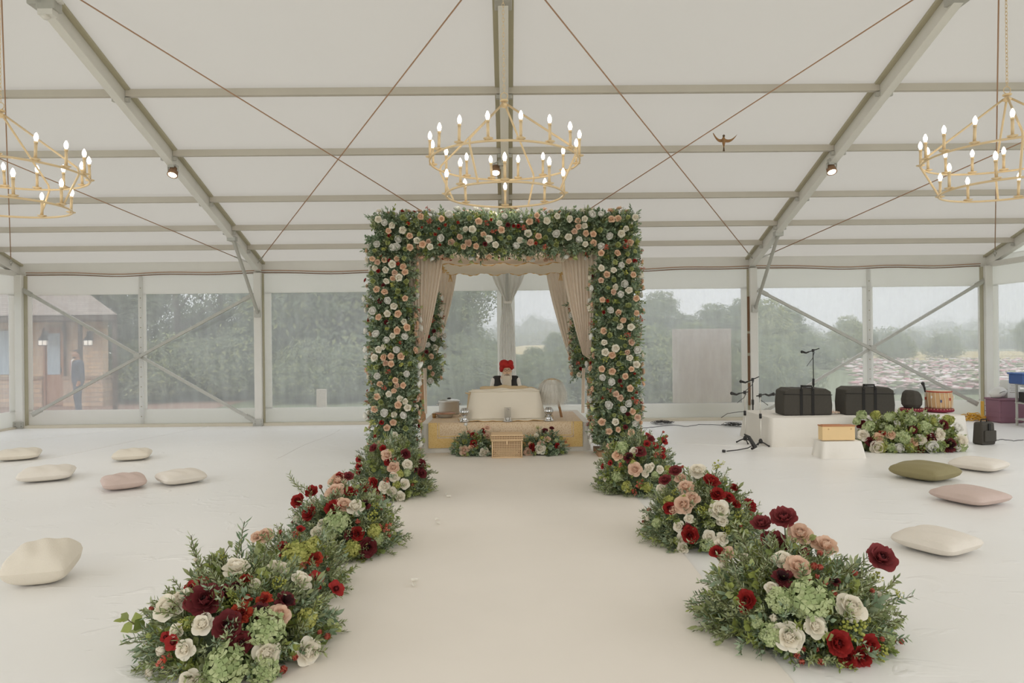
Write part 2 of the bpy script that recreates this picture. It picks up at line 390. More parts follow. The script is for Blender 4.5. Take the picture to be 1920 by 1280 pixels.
# gable ends
GP = []
y = YW
for k in range(5):
    GP += [(y-0.2-2.2, y-0.2)]; GP += [(y-4.8, y-2.6)]; y -= 5
GP = sorted([(a, b) for a, b in GP if a > 8.9])
for s, nm in ((-1, 'left'), (1, 'right')):
    w = opaque_wall('w', GP, 8.9, YW, lambda a, b, z: (s*(XG+0.06)+b, a, z), EZ+0.12)
    w.add([(s*(XG+0.06), 8.9, EZ+0.1), (s*(XG+0.06), YW, EZ+0.1), (s*(XG+0.06), 8.9, rz_(8.9)+0.15)], [(0, 1, 2)])
    w.build('wall_'+nm, WALLM, kind='structure')
    m_ = MB()
    for (a, b) in GP: m_.sheet(lambda u, v: (s*(XG+0.06), a+(b-a)*u, PZ0+(PZ1-PZ0)*v), 4, 4)
    m_.build('window_'+('9' if s < 0 else '10'), FILM, kind='structure')
    for y_ in (8.9, 3.9, -1.1, -6.1):
        post(s*(XG-.09), y_, f'gable post along the {nm} side of the marquee, ' + {8.9: 'nearest the window wall', 3.9: 'second from the window wall', -1.1: 'third from the window wall', -6.1: 'fourth from the window wall'}[y_])
    m_ = MB(); m_.span((s*(XG-0.05), YB, EZ-0.1), (s*(XG+0.05), YW, EZ)); tag(m_.build('eaves_beam', ALU), f'horizontal beam along the {nm} gable end', 'beam')
    m_ = MB(); m_.span((s*(XG-0.07), 8.9, 0), (s*(XG+0.03), YW-0.2, 0.035)); m_.build('baseboard_'+nm, BTR, kind='structure')
# unseen side behind the camera left open for daylight: only valance and posts
m_ = MB(); m_.span((-XG, YB-0.07, 2.75), (XG, YB-0.05, EZ+0.14)); m_.build('wall_front', WALLM, kind='structure')
for x, nm in zip(BAYX, ('left gable', 'left chandelier', 'central chandelier', 'right chandelier', 'right gable')):
    post(x if abs(x) < 9 else x*(1-.09/XG), YB+0.06, f'post on the open side of the marquee in line with the {nm}')
# ------------------------------------------------------------------ chandeliers and spotlights
BULB = mat('warm_bulb', (255, 244, 225), 0.4, emis=(255, 240, 214), es=7.0)
SPOTE = mat('spot_lens', (255, 240, 220), 0.4, emis=(255, 226, 186), es=6.0)
def candle_meshes():
    d = MB(); d.lathe([(0.002, -0.012), (0.012, -0.006), (0.042, 0.006), (0.045, 0.012), (0.012, 0.014)], n=16); d.tube([(0, 0, 0.01), (0, 0, 0.16)], 0.0135, 10)
    d.lathe([(0.016, 0.155), (0.018, 0.168), (0.012, 0.176)], n=10)
    b = MB(); b.lathe([(0.008, 0.172), (0.0155, 0.19), (0.0195, 0.206), (0.0185, 0.222), (0.011, 0.243), (0.003, 0.256)], n=12)
    return d, b
_d, _b = candle_meshes()
_do = _d.build('candle_holder', GOLD, smooth=True); _bo = _b.build('bulb', BULB, smooth=True)
def chandelier(x, y, rot, lb, unlit=None, dz=0.0):
    za, zu, zl = 4.02+dz, 3.42+dz, 3.09+dz; RU, RL = 0.74, 0.585
    t = thing('chandelier', lb, 'chandelier', (x, y, za), 0, 'ring chandeliers')
    m_ = MB(); m_.ring((0, 0, zu-za), RU, 0.011, 72, 8); m_.build('upper_ring', GOLD, t, smooth=True)
    m_ = MB(); m_.ring((0, 0, zl-za), RL, 0.011, 72, 8); m_.build('lower_ring', GOLD, t, smooth=True)
    for k in range(4):
        a = rot+PI/2*k; cx, sy = math.cos(a), math.sin(a)
        m_ = MB(); m_.tube([(0.03*cx, 0.03*sy, -0.03), (RU*cx*0.985, RU*sy*0.985, zu-za+0.05), (RU*cx, RU*sy, zu-za+0.02), (RU*cx, RU*sy, zu-za-0.02), (RL*cx*1.02, RL*sy*1.02, zl-za+0.03), (RL*cx, RL*sy, zl-za)], 0.0105, 8)
        m_.build('frame_rod', GOLD, t, smooth=True)
    m_ = MB(); m_.ball((0, 0, -0.035), (0.04, 0.04, 0.025), 14, 8); m_.lathe([(0.035, 0.0), (0.04, 0.006), (0.04, 0.016), (0.01, 0.02)], n=16)
    n0 = len(m_.F); 
    for i in range(18):
        q = 2*PI*i/18; r = 2*PI*(i+1)/18
        m_.tube([(0.035*math.cos(q), 0, 0.055+0.035*math.sin(q)), (0.035*math.cos(r), 0, 0.055+0.035*math.sin(r))], 0.004, 5)
    m_.build('hub', GOLD, t, smooth=True)
    m_ = MB(); z = 0.09; k = 0; top = rz_(y)-0.09-za
    while z < top:
        ax = (1, 0) if k % 2 else (0, 1)
        for i in range(8):
            q = 2*PI*i/8; r = 2*PI*(i+1)/8
            m_.tube([(ax[0]*0.011*math.cos(q), ax[1]*0.011*math.cos(q), z+0.02+0.024*math.sin(q)), (ax[0]*0.011*math.cos(r), ax[1]*0.011*math.cos(r), z+0.02+0.024*math.sin(r))], 0.0028, 4, caps=False)
        z += 0.037; k += 1
    m_.build('chain', GOLD, t)
    n = 0
    for (R, zz, cnt, off) in ((RU, zu, 16, PI/16), (RL, zl, 8, 0.0)):
        for k in range(cnt):
            a = -PI/2+off+2*PI*k/cnt
            c1 = link_copy(_do, t); c1.location = (R*math.cos(a), R*math.sin(a), zz-za+0.012); 
            tx, ty = random.gauss(0, 0.025), random.gauss(0, 0.025); c1.rotation_euler = (tx, ty, 0)
            if n != unlit:
                c2 = link_copy(_bo, c1)
            n += 1
    return t
chandelier(0.0, 6.78, -PI/2+math.radians(-25), 'gold two-tier ring chandelier with lit candle bulbs above the flower arch')
chandelier(-4.93, 6.72, -PI/2+math.radians(2), 'gold ring chandelier cut by the left edge of the photo, one candle unlit', unlit=1, dz=-0.08)
chandelier(4.98, 6.72, -PI/2+math.radians(-28), 'gold ring chandelier hanging near the right edge beyond the spotlight', dz=0.0)
for o in (_do, _bo): bpy.data.objects.remove(o)

D = math.radians
def spot(x, y, lb, dx=-0.1, lit=True, tilt=0.5, power=45):
    zc = rz_(y)-0.2
    t = thing('spotlight', lb, 'spotlight', (x+dx, y, zc), 0)
    R = Matrix.Rotation(-tilt, 3, 'X') @ Matrix.Rotation(0.0, 3, 'Y')
    m_ = MB(); m_.lathe([(0.04, 0.10), (0.06, 0.085), (0.068, 0.03), (0.075, -0.035), (0.066, -0.04), (0.06, -0.02)], n=20, R=R); m_.build('housing', BRONZE, t, smooth=True)
    m_ = MB(); m_.lathe([(0.001, -0.032), (0.058, -0.032), (0.06, -0.027)], n=20, R=R); m_.build('lens', SPOTE if lit else STEEL, t)
    if lit:
        ld = bpy.data.lights.new('spot_light', 'SPOT'); ld.energy = power; ld.color = (1.0, .93, .84); ld.spot_size = D(125); ld.spot_blend = .8; ld.shadow_soft_size = .07
        lo = bpy.data.objects.new('spot_light', ld); COL.objects.link(lo); lo.parent = t; lo.location = R @ Vector((0, 0, -.06)); lo.rotation_euler = R.to_euler()
    m_ = MB(); m_.tube([(0.07, 0, 0.03), (0.08, 0, 0.1), (-dx*0.6, 0, 0.15)], 0.012, 6); m_.tube([(-0.07, 0, 0.03), (-0.07, 0, 0.1), (-dx*0.4, 0, 0.15)], 0.012, 6); m_.box((-dx*0.6, 0, 0.13), (0.08, 0.07, 0.09)); m_.build('clamp_bracket', STEEL, t)
BRONZE = mat('bronze_housing', (150, 118, 92), 0.45, 0.6)
spot(-5.0, 10.28, 'lit spotlight clamped to the left sloping rafter', 0.02)
spot(4.95, 10.35, 'lit bronze spotlight clamped to the right sloping rafter', 0.02)
spot(0.0, 10.3, 'lit spotlight on the middle rafter seen through the chandelier', -0.14)
for x, nm in ((-5.0, 'left'), (0.0, 'middle'), (5.0, 'right')): spot(x, -4.2, f'added unseen fill spotlight on the {nm} rafter of the rear roof slope behind the camera', -.12, tilt=-.75, power=150)  # unseen spotlights added behind the camera to brighten the interior
t = thing('floodlight', 'steel floodlight housing on the left rafter at the top edge', 'floodlight', tuple(at(92, 18, 7.4)))
m_ = MB(); m_.box((0, 0, 0.03), (0.2, 0.14, 0.1)); m_.build('housing', STEEL, t, bevel=0.01)
m_ = MB(); m_.box((0, -0.02, -0.05), (0.16, 0.1, 0.06)); m_.lathe([(0.02, -0.12), (0.045, -0.1), (0.045, -0.07)], (-0.02, -0.03, 0), n=14); m_.box((0.1, 0, 0.08), (0.09, 0.05, 0.03)); m_.build('lamp_head', BLACKP if 0 else ALU, t)

# ------------------------------------------------------------------ petals and flowers
def petal(m_, L, Wd, tilt, curl, az, br=0.03, z0=0.0, cup=0.25, m=0, ruf=0.0, nu=4, nv=4, tipw=0.75, ph=0.0):
    V = []; r = br; h = z0; ds = L/nv
    for j in range(nv+1):
        s = j/nv; phi = tilt+curl*s
        if j: r += math.cos(phi)*ds; h += math.sin(phi)*ds
        w = Wd*(0.28+0.72*math.sin(PI*min(1, 0.08+0.62*s)))*(1.0 if s < 0.8 else tipw+(1-tipw)*(1-(s-0.8)/0.2))
        for i in range(nu+1):
            q = 2*i/nu-1
            dd = cup*q*q*w
            x = r-math.sin(phi)*dd; z = h+math.cos(phi)*dd*0.9
            if ruf and j >= nv-1: z += ruf*math.sin(q*7+ph)*(1 if j == nv else 0.4)
            tipc = -0.10*L*q*q if j == nv else 0
            x += tipc*math.cos(phi); z += tipc*math.sin(phi)
            V.append((x, q*w*0.5, z))
    V = np.array(V); c, s_ = math.cos(az), math.sin(az)
    V = V @ np.array([[c, s_, 0], [-s_, c, 0], [0, 0, 1]])
    F = [(j*(nu+1)+i, j*(nu+1)+i+1, (j+1)*(nu+1)+i+1, (j+1)*(nu+1)+i) for j in range(nv) for i in range(nu)]
    m_.add(V, F, m)
D = math.radians
GREENST = mat('stem_green', (92, 104, 66), 0.7, 0, 0.1, 10)
def calyx(m_, L=1.0, m=2):
    m_.lathe([(0.03, -L), (0.035, -0.3), (0.1, -0.12), (0.16, 0.02), (0.1, 0.08)], n=6, m=m)
def f_rose(r, layers, ruf=0.03, center=True):
    m_ = MB(); calyx(m_)
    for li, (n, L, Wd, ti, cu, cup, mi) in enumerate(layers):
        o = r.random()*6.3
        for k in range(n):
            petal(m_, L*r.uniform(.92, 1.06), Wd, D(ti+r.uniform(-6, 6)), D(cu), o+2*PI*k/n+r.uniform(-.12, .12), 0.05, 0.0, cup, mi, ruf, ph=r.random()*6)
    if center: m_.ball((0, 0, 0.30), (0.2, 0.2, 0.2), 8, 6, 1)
    return m_
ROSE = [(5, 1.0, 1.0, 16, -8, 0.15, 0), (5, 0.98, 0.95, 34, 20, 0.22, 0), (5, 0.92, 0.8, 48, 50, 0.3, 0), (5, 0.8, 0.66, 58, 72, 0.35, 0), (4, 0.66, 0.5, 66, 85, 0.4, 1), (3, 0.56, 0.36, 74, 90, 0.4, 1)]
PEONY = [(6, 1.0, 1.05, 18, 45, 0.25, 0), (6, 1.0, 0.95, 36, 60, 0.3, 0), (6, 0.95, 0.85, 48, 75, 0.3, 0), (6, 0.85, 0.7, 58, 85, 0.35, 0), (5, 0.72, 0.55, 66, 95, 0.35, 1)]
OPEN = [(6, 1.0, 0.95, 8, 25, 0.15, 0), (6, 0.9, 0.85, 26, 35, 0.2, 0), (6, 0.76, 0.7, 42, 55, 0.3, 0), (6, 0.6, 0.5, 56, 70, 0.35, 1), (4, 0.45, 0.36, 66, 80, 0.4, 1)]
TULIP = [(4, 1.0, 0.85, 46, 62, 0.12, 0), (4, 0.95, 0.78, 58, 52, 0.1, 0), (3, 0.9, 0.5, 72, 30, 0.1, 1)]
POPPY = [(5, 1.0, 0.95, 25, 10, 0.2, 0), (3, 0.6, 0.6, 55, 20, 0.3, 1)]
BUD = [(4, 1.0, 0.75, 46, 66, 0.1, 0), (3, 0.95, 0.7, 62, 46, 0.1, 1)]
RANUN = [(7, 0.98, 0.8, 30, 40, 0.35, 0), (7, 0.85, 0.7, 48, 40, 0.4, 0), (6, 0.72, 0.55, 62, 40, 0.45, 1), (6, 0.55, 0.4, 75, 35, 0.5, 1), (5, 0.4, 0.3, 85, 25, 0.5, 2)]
def f_carn(r):
    m_ = MB(); calyx(m_)
    for k in range(34):
        ti = r.uniform(8, 85); petal(m_, 0.95-0.25*(ti/85), 0.5, D(ti), D(-12), r.random()*6.3, 0.04, 0.0, 0.1, 0 if ti < 55 else 1, 0.10, 4, 3, ph=r.random()*6)
    return m_
def f_hyd(r):
    m_ = MB(); m_.ball((0, 0, 0.02), (0.6, 0.6, 0.5), 10, 7, 1); m_.tube([(0, 0, -1), (0, 0, -0.3)], 0.06, 5, 2)
    n = 74; lump = [Vector((r.gauss(0, 1), r.gauss(0, 1), abs(r.gauss(0, 1)))).normalized() for _ in range(6)]
    for k in range(n):
        z = 1-1.7*(k+.5)/n; q = math.sqrt(max(0, 1-z*z)); a = k*2.39996+r.uniform(-.2, .2)
        d = Vector((q*math.cos(a), q*math.sin(a), z)); g0 = max(d.dot(l) for l in lump)
        P = Vector((d.x, d.y, d.z*0.85))*(0.66+.22*g0**3+r.uniform(-.05, .06))
        d = (d+Vector((r.gauss(0, .25), r.gauss(0, .25), r.gauss(0, .25)))).normalized()
        u = d.orthogonal().normalized(); v = d.cross(u); ro = r.random()*1.6
        sz = r.uniform(0.22, 0.34); V = [P+d*0.0]
        for j in range(4):
            b = ro+j*PI/2+r.uniform(-.15, .15); lf = r.uniform(.0, .14); e = u*math.cos(b)+v*math.sin(b); g = u*math.cos(b+.66)+v*math.sin(b+.66); h = u*math.cos(b-.66)+v*math.sin(b-.66)
            V += [P+g*sz*.78+d*(.04+lf*.6), P+e*sz+d*lf, P+h*sz*.78+d*(.04+lf*.3)]
        m_.add(V, [(0, 3*j+3, 3*j+2, 3*j+1) for j in range(4)], 0 if r.random() < .65 else 1)
    return m_
def f_berry(r, n=46):
    m_ = MB()
    for k in range(n):
        d = Vector((r.gauss(0, 1), r.gauss(0, 1), abs(r.gauss(0, 1))*.9-.2)).normalized()*r.uniform(.55, .95)
        m_.ball(d, 0.13, 6, 4, 0 if r.random() < .7 else 1)
        if k % 3 == 0: m_.tube([(0, 0, -.6), d*0.9], 0.02, 3, 2, False)
    return m_
def f_spray(r):
    m_ = MB()
    for k in range(16):
        h = r.uniform(-.6, 1.2); a = r.random()*6.3; q = r.uniform(.2, .75)
        P = Vector((q*math.cos(a), q*math.sin(a), h)); m_.tube([(0, 0, h-.5), P], 0.022, 3, 2, False)
        if k % 2: m_.ball(P, (0.15, 0.15, 0.2), 6, 5, 0)
        else:
            for j in range(4): b = j*PI/2; m_.add([P, P+Vector((.22*math.cos(b-.4), .22*math.sin(b-.4), .12)), P+Vector((.3*math.cos(b), .3*math.sin(b), .2)), P+Vector((.22*math.cos(b+.4), .22*math.sin(b+.4), .12))], [(0, 1, 2, 3)], 1 if k % 4 else 0)
    m_.tube([(0, 0, -1.2), (0, 0, 1.2)], 0.03, 4, 2)
    return m_
def pm(n, c, var=.06): return mat(n, c, 0.75, 0, var, 30, 0, trans=0.18)
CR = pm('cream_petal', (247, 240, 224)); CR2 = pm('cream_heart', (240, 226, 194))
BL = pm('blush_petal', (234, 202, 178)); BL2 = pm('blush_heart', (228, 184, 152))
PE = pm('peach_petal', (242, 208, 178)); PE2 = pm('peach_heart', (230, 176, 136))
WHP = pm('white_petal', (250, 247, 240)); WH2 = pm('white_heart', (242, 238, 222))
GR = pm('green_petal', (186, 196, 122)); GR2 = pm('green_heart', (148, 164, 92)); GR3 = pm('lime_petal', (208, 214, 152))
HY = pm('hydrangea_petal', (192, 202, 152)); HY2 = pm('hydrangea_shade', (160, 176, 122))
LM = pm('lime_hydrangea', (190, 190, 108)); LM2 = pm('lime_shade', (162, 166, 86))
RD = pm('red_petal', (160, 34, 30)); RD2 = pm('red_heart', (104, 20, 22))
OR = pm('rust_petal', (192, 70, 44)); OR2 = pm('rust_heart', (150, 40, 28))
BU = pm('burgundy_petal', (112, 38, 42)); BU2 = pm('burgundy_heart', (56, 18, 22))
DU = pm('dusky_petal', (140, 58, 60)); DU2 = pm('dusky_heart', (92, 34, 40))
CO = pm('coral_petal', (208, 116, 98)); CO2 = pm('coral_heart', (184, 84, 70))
YB_ = mat('green_berry', (166, 168, 78), 0.5, 0, .1, 20); YB2 = mat('olive_berry', (132, 138, 60), 0.5)
_r = random.Random(5)
KIND = {   # short key: (part name, builder, materials)
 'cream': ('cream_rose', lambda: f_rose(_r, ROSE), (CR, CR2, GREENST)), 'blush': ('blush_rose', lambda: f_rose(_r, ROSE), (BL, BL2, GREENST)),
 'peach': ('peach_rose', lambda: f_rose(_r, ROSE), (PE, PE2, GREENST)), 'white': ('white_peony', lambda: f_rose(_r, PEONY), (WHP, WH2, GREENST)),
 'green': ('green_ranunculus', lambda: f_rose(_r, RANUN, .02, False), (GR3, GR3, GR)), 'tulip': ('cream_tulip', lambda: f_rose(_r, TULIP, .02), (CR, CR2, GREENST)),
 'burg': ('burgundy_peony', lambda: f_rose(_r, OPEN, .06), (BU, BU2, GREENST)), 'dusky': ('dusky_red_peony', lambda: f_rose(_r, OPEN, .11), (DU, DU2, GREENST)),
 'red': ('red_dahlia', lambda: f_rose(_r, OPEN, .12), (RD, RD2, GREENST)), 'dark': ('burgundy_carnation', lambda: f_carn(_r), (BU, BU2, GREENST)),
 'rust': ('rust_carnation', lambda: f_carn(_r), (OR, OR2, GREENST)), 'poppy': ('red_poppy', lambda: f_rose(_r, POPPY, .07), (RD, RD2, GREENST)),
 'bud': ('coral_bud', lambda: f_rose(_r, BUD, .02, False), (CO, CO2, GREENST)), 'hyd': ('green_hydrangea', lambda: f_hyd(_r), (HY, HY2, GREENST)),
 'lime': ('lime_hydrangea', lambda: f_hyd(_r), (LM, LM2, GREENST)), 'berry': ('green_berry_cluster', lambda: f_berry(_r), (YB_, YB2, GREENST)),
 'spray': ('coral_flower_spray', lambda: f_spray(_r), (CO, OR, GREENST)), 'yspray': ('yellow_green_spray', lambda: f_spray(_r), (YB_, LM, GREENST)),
}
PROTO = {}
for k, (nm, fn, mts) in KIND.items():
    PROTO[k] = []
    for v in range(3):
        o = fn().build(nm, mts, smooth=(k not in ('hyd', 'lime'))); PROTO[k].append(o.data); bpy.data.objects.remove(o)
def flower(kind, loc, nrm, r, parent):
    o = bpy.data.objects.new(KIND[kind][0], random.choice(PROTO[kind])); COL.objects.link(o); o.parent = parent
    q = Vector(nrm).normalized().to_track_quat('Z', 'Y').to_matrix() @ rotz(random.random()*6.28)
    o.rotation_euler = q.to_euler(); o.scale = (r, r, r*random.uniform(.85, 1.0)); o.location = loc
    return o

# ------------------------------------------------------------------ leaves and sprigs
def leafVF(L, Wd, fold=0.2, droop=0.15):
    V = np.array([(0, 0, 0), (-Wd*.42, L*.25, fold*Wd*.4), (-Wd*.5, L*.6, fold*Wd*.5-droop*L*.3), (0, L, -droop*L), (Wd*.5, L*.6, fold*Wd*.5-droop*L*.3), (Wd*.42, L*.25, fold*Wd*.4), (0, L*.45, -droop*L*.1)])
    return V, [(0, 6, 2, 1), (0, 5, 4, 6)], [(6, 3, 2), (6, 4, 3)]
class Leaves:
    def __init__(s): s.V = []; s.Q = []; s.T = []; s.MQ = []; s.MT = []; s.n = 0
    def add(s, V, Q, T, mq, mt):
        s.V.append(V)
        if len(Q): s.Q.append(np.asarray(Q)+s.n); s.MQ.append(mq)
        if len(T): s.T.append(np.asarray(T)+s.n); s.MT.append(mt)
        s.n += len(V)
    def leaf(s, P, R, L, Wd, m, droop=.15):
        V, Q, T = leafVF(L, Wd, droop=droop); V = V @ R.T+P
        s.add(V, Q, T, [m]*2, [m]*2)
    def stem(s, pts, r, m):
        b = MB(); b.tube(pts, r, 4, caps=False); s.add(np.concatenate(b.V), b.F, [], [m]*len(b.F), [])
    def arrays(s):
        return (np.concatenate(s.V), np.concatenate(s.Q), np.concatenate(s.T) if s.T else np.zeros((0, 3), int), np.concatenate(s.MQ), np.concatenate(s.MT) if s.MT else np.zeros(0, int))
    def put(s, A, P, R, sc, mshift=None):
        V, Q, T, MQ, MT = A; s.add((V*sc) @ R.T+np.asarray(P), Q, T, MQ if mshift is None else mshift[MQ], MT if mshift is None else mshift[MT])
    def build(s, name, mats, parent, kind='stuff', loc=(0, 0, 0)):
        V = np.concatenate(s.V)-np.array(loc); Q = np.concatenate(s.Q).tolist() if s.Q else []; T = np.concatenate(s.T).tolist() if s.T else []
        me = bpy.data.meshes.new(name); me.from_pydata(V.tolist(), [], Q+T)
        for q in mats: me.materials.append(q)
        mi = ([] if not s.MQ else np.concatenate(s.MQ).tolist())+([] if not s.MT else np.concatenate(s.MT).tolist()); me.polygons.foreach_set('material_index', mi); me.update()
        o = bpy.data.objects.new(name, me); COL.objects.link(o); o.parent = parent; o['kind'] = kind; return o
def frame_from(d, spin=0.0):
    q = Vector(d).normalized().to_track_quat('Y', 'Z').to_matrix() @ Matrix.Rotation(spin, 3, 'Y'); return np.array(q)
def sprig(kind, r):                       # grows along +Y, unit length 1
    S = Leaves(); nb = 9; bend = r.uniform(.1, .45)
    def P(t): return np.array((0.06*math.sin(t*4+bend*9), t, -bend*t*t))
    S.stem([P(t/6) for t in range(7)], 0.008, 3)
    if kind == 'fern':
        for k in range(30):
            t = .12+.88*k/30; a = k*2.4; d = (math.cos(a)*.75, .75, math.sin(a)*.75); L = r.uniform(.15, .24)*(1.1-t*.35)
            S.leaf(P(t), frame_from(d, r.random()*6), L, .04, int(r.random()*3), .1)
    elif kind == 'euc':
        for k in range(13):
            t = .1+.9*k/13; a = k*PI+(k % 4)*.6; d = (math.cos(a), .55, math.sin(a)*.7); L = r.uniform(.24, .32)*(1.15-t*.4)
            S.leaf(P(t), frame_from(d, r.uniform(-.7, .7)), L, L*.85, int(r.random()*3), .1)
    else:
        for k in range(15):
            t = .06+.94*k/15; a = k*PI+(k % 3)*.7; d = (math.cos(a), .95, math.sin(a)*.6); L = r.uniform(.28, .4)*(1.15-t*.35)
            S.leaf(P(t), frame_from(d, r.uniform(-.8, .8)), L, L*.36, int(r.random()*3), .2)
        S.leaf(P(1), frame_from((0, 1, 0)), .35, .12, 0)
    return S.arrays()
SPR = {k: [sprig(k, _r) for _ in range(5)] for k in ('fern', 'euc', 'ruscus')}
def lm(n, c): return mat(n, c, 0.62, 0, .10, 25, 0, trans=0.22)
LFA = [lm('leaf_blue_green', (144, 162, 134)), lm('leaf_deep_green', (108, 130, 98)), lm('leaf_grey_green', (174, 186, 156)), lm('leaf_stem', (104, 96, 60))]
LFB = [lm('leaf_olive', (158, 166, 118)), lm('leaf_moss', (130, 142, 98)), lm('leaf_sage', (182, 190, 154)), lm('leaf_stem', (104, 96, 60))]
LFC = [lm('leaf_lime', (156, 166, 88)), lm('leaf_fresh', (128, 144, 78)), lm('leaf_pale', (172, 182, 120)), lm('leaf_stem', (104, 96, 60))]
ALLM = LFA+LFB[:3]+LFC[:3]
SHIFT = {'A': np.array([0, 1, 2, 3]), 'B': np.array([4, 5, 6, 3]), 'C': np.array([7, 8, 9, 3])}
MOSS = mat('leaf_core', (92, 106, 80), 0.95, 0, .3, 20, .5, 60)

def dome_point(C, rad, px, py):
    """point of the dome (ellipsoid centred C) on the sight line, or the nearest point to it"""
    d = ray(px, py); o = CP-C; S = np.array((1/rad[0], 1/rad[1], 1/rad[2])); dd = np.array(d)*S; oo = np.array(o)*S
    a = dd@dd; b = 2*dd@oo; c = oo@oo-1; di = b*b-4*a*c
    t = (-b-math.sqrt(di))/(2*a) if di > 0 else -b/(2*a); dome_point.hit = di > 0
    P = CP+d*t; n = Vector(((P-C).x/rad[0]**2, (P-C).y/rad[1]**2, (P-C).z/rad[2]**2)).normalized()
    if di <= 0: P = P-n*0.0
    return P, n
def arrangement(name, label, cat, C, rad, flowers, nspr, mix=(('fern', 'B', .50), ('ruscus', 'A', .08), ('euc', 'C', .14), ('fern', 'A', .14), ('ruscus', 'B', .08), ('fern', 'C', .06)), sl=(0.11, 0.2), conv=lambda x, y, r: (x, y, r), group=None, extra=(), base=True, kinds=None, facing=0.35, clamp=0.02, half=None, fcol=None):
    C = Vector(C); t = thing(name, label, cat, (C.x, C.y, 0), 0, group); T0 = Vector((C.x, C.y, 0))
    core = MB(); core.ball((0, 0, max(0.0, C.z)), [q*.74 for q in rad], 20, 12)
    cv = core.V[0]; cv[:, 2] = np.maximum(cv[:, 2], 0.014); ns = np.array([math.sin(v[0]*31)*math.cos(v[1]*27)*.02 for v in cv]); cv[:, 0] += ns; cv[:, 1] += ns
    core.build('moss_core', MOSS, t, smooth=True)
    Lv = Leaves(); tot = sum(m[2] for m in mix)
    for i in range(int(nspr*1.7)):
        z = random.uniform(-0.1, 1)
        if half is None: a = random.random()*6.283
        else: a = random.uniform(PI, 2*PI) if random.random() < half else random.random()*6.283
        q = math.sqrt(max(0, 1-z*z)); n = Vector((q*math.cos(a), q*math.sin(a), z))
        P = Vector((n.x*rad[0]*.7, n.y*rad[1]*.7, max(.02, n.z*rad[2]*.7+C.z)))
        u = random.random()*tot
        for (k, cset, w) in mix:
            u -= w
            if u <= 0: break
        d = (n+Vector((random.gauss(0, .28), random.gauss(0, .28), random.gauss(0, .22)+.08))).normalized()
        L = random.uniform(*sl)*(1.2 if k == 'fern' else 1)
        if P.z+d.z*L < .02: d.z = (.03-P.z)/L; d.normalize()
        A = random.choice(SPR[k]); V, Q, T, MQ, MT = A
        V2 = (V*L) @ frame_from(d, random.random()*6).T+np.array(P); V2[:, 2] = np.maximum(V2[:, 2], .014)
        Lv.add(V2, Q, T, SHIFT[cset][MQ], SHIFT[cset][MT])
    for (px, py, dpt, L, k, cset, dx, dz) in extra:      # single sprigs that stick out, tip at a pixel
        tip = at(px, py, C.y+dpt); d = Vector((dx, 0, dz)).normalized(); P = tip-d*L-T0; P.z = max(P.z, .02)
        Lv.put(random.choice(SPR[k]), P, frame_from(d, random.random()*6), L, SHIFT[cset])
    Lv.build('foliage', ALLM, t)
    for (x, y, r, k) in flowers:
        px, py, pr = conv(x, y, r); P, n = dome_point(C, rad, px, py)
        dist = (P-CP).length; R = pr/F_PX*dist*(1.3 if k == 'bud' else 1.12)
        if P.z < R*.7: P.z = R*.7
        v = (n+(CP-P).normalized()*(facing if dome_point.hit else 1.1)+Vector((random.gauss(0, .15), random.gauss(0, .15), random.gauss(0, .1)))).normalized()
        flower(k, P-T0+v*R*.15, v, R, t)
        Q = Vector((P.x-T0.x)*.35+0, (P.y-T0.y)*.35, max(.05, P.z*.35)) if 0 else Vector(((P.x-T0.x)*.4, (P.y-T0.y)*.4, max(.05, min(P.z, rad[2])*.4)))
        if ((P.x-C.x)/rad[0])**2+((P.y-C.y)/rad[1])**2+((P.z-C.z)/rad[2])**2 > 1.08:
            sm_ = MB(); E = P-T0; sm_.tube([Q, Q.lerp(E, .5)+Vector((0, 0, .03)), E], .004, 5); sm_.build('flower_stem', GREENST, t, smooth=True)
    return t

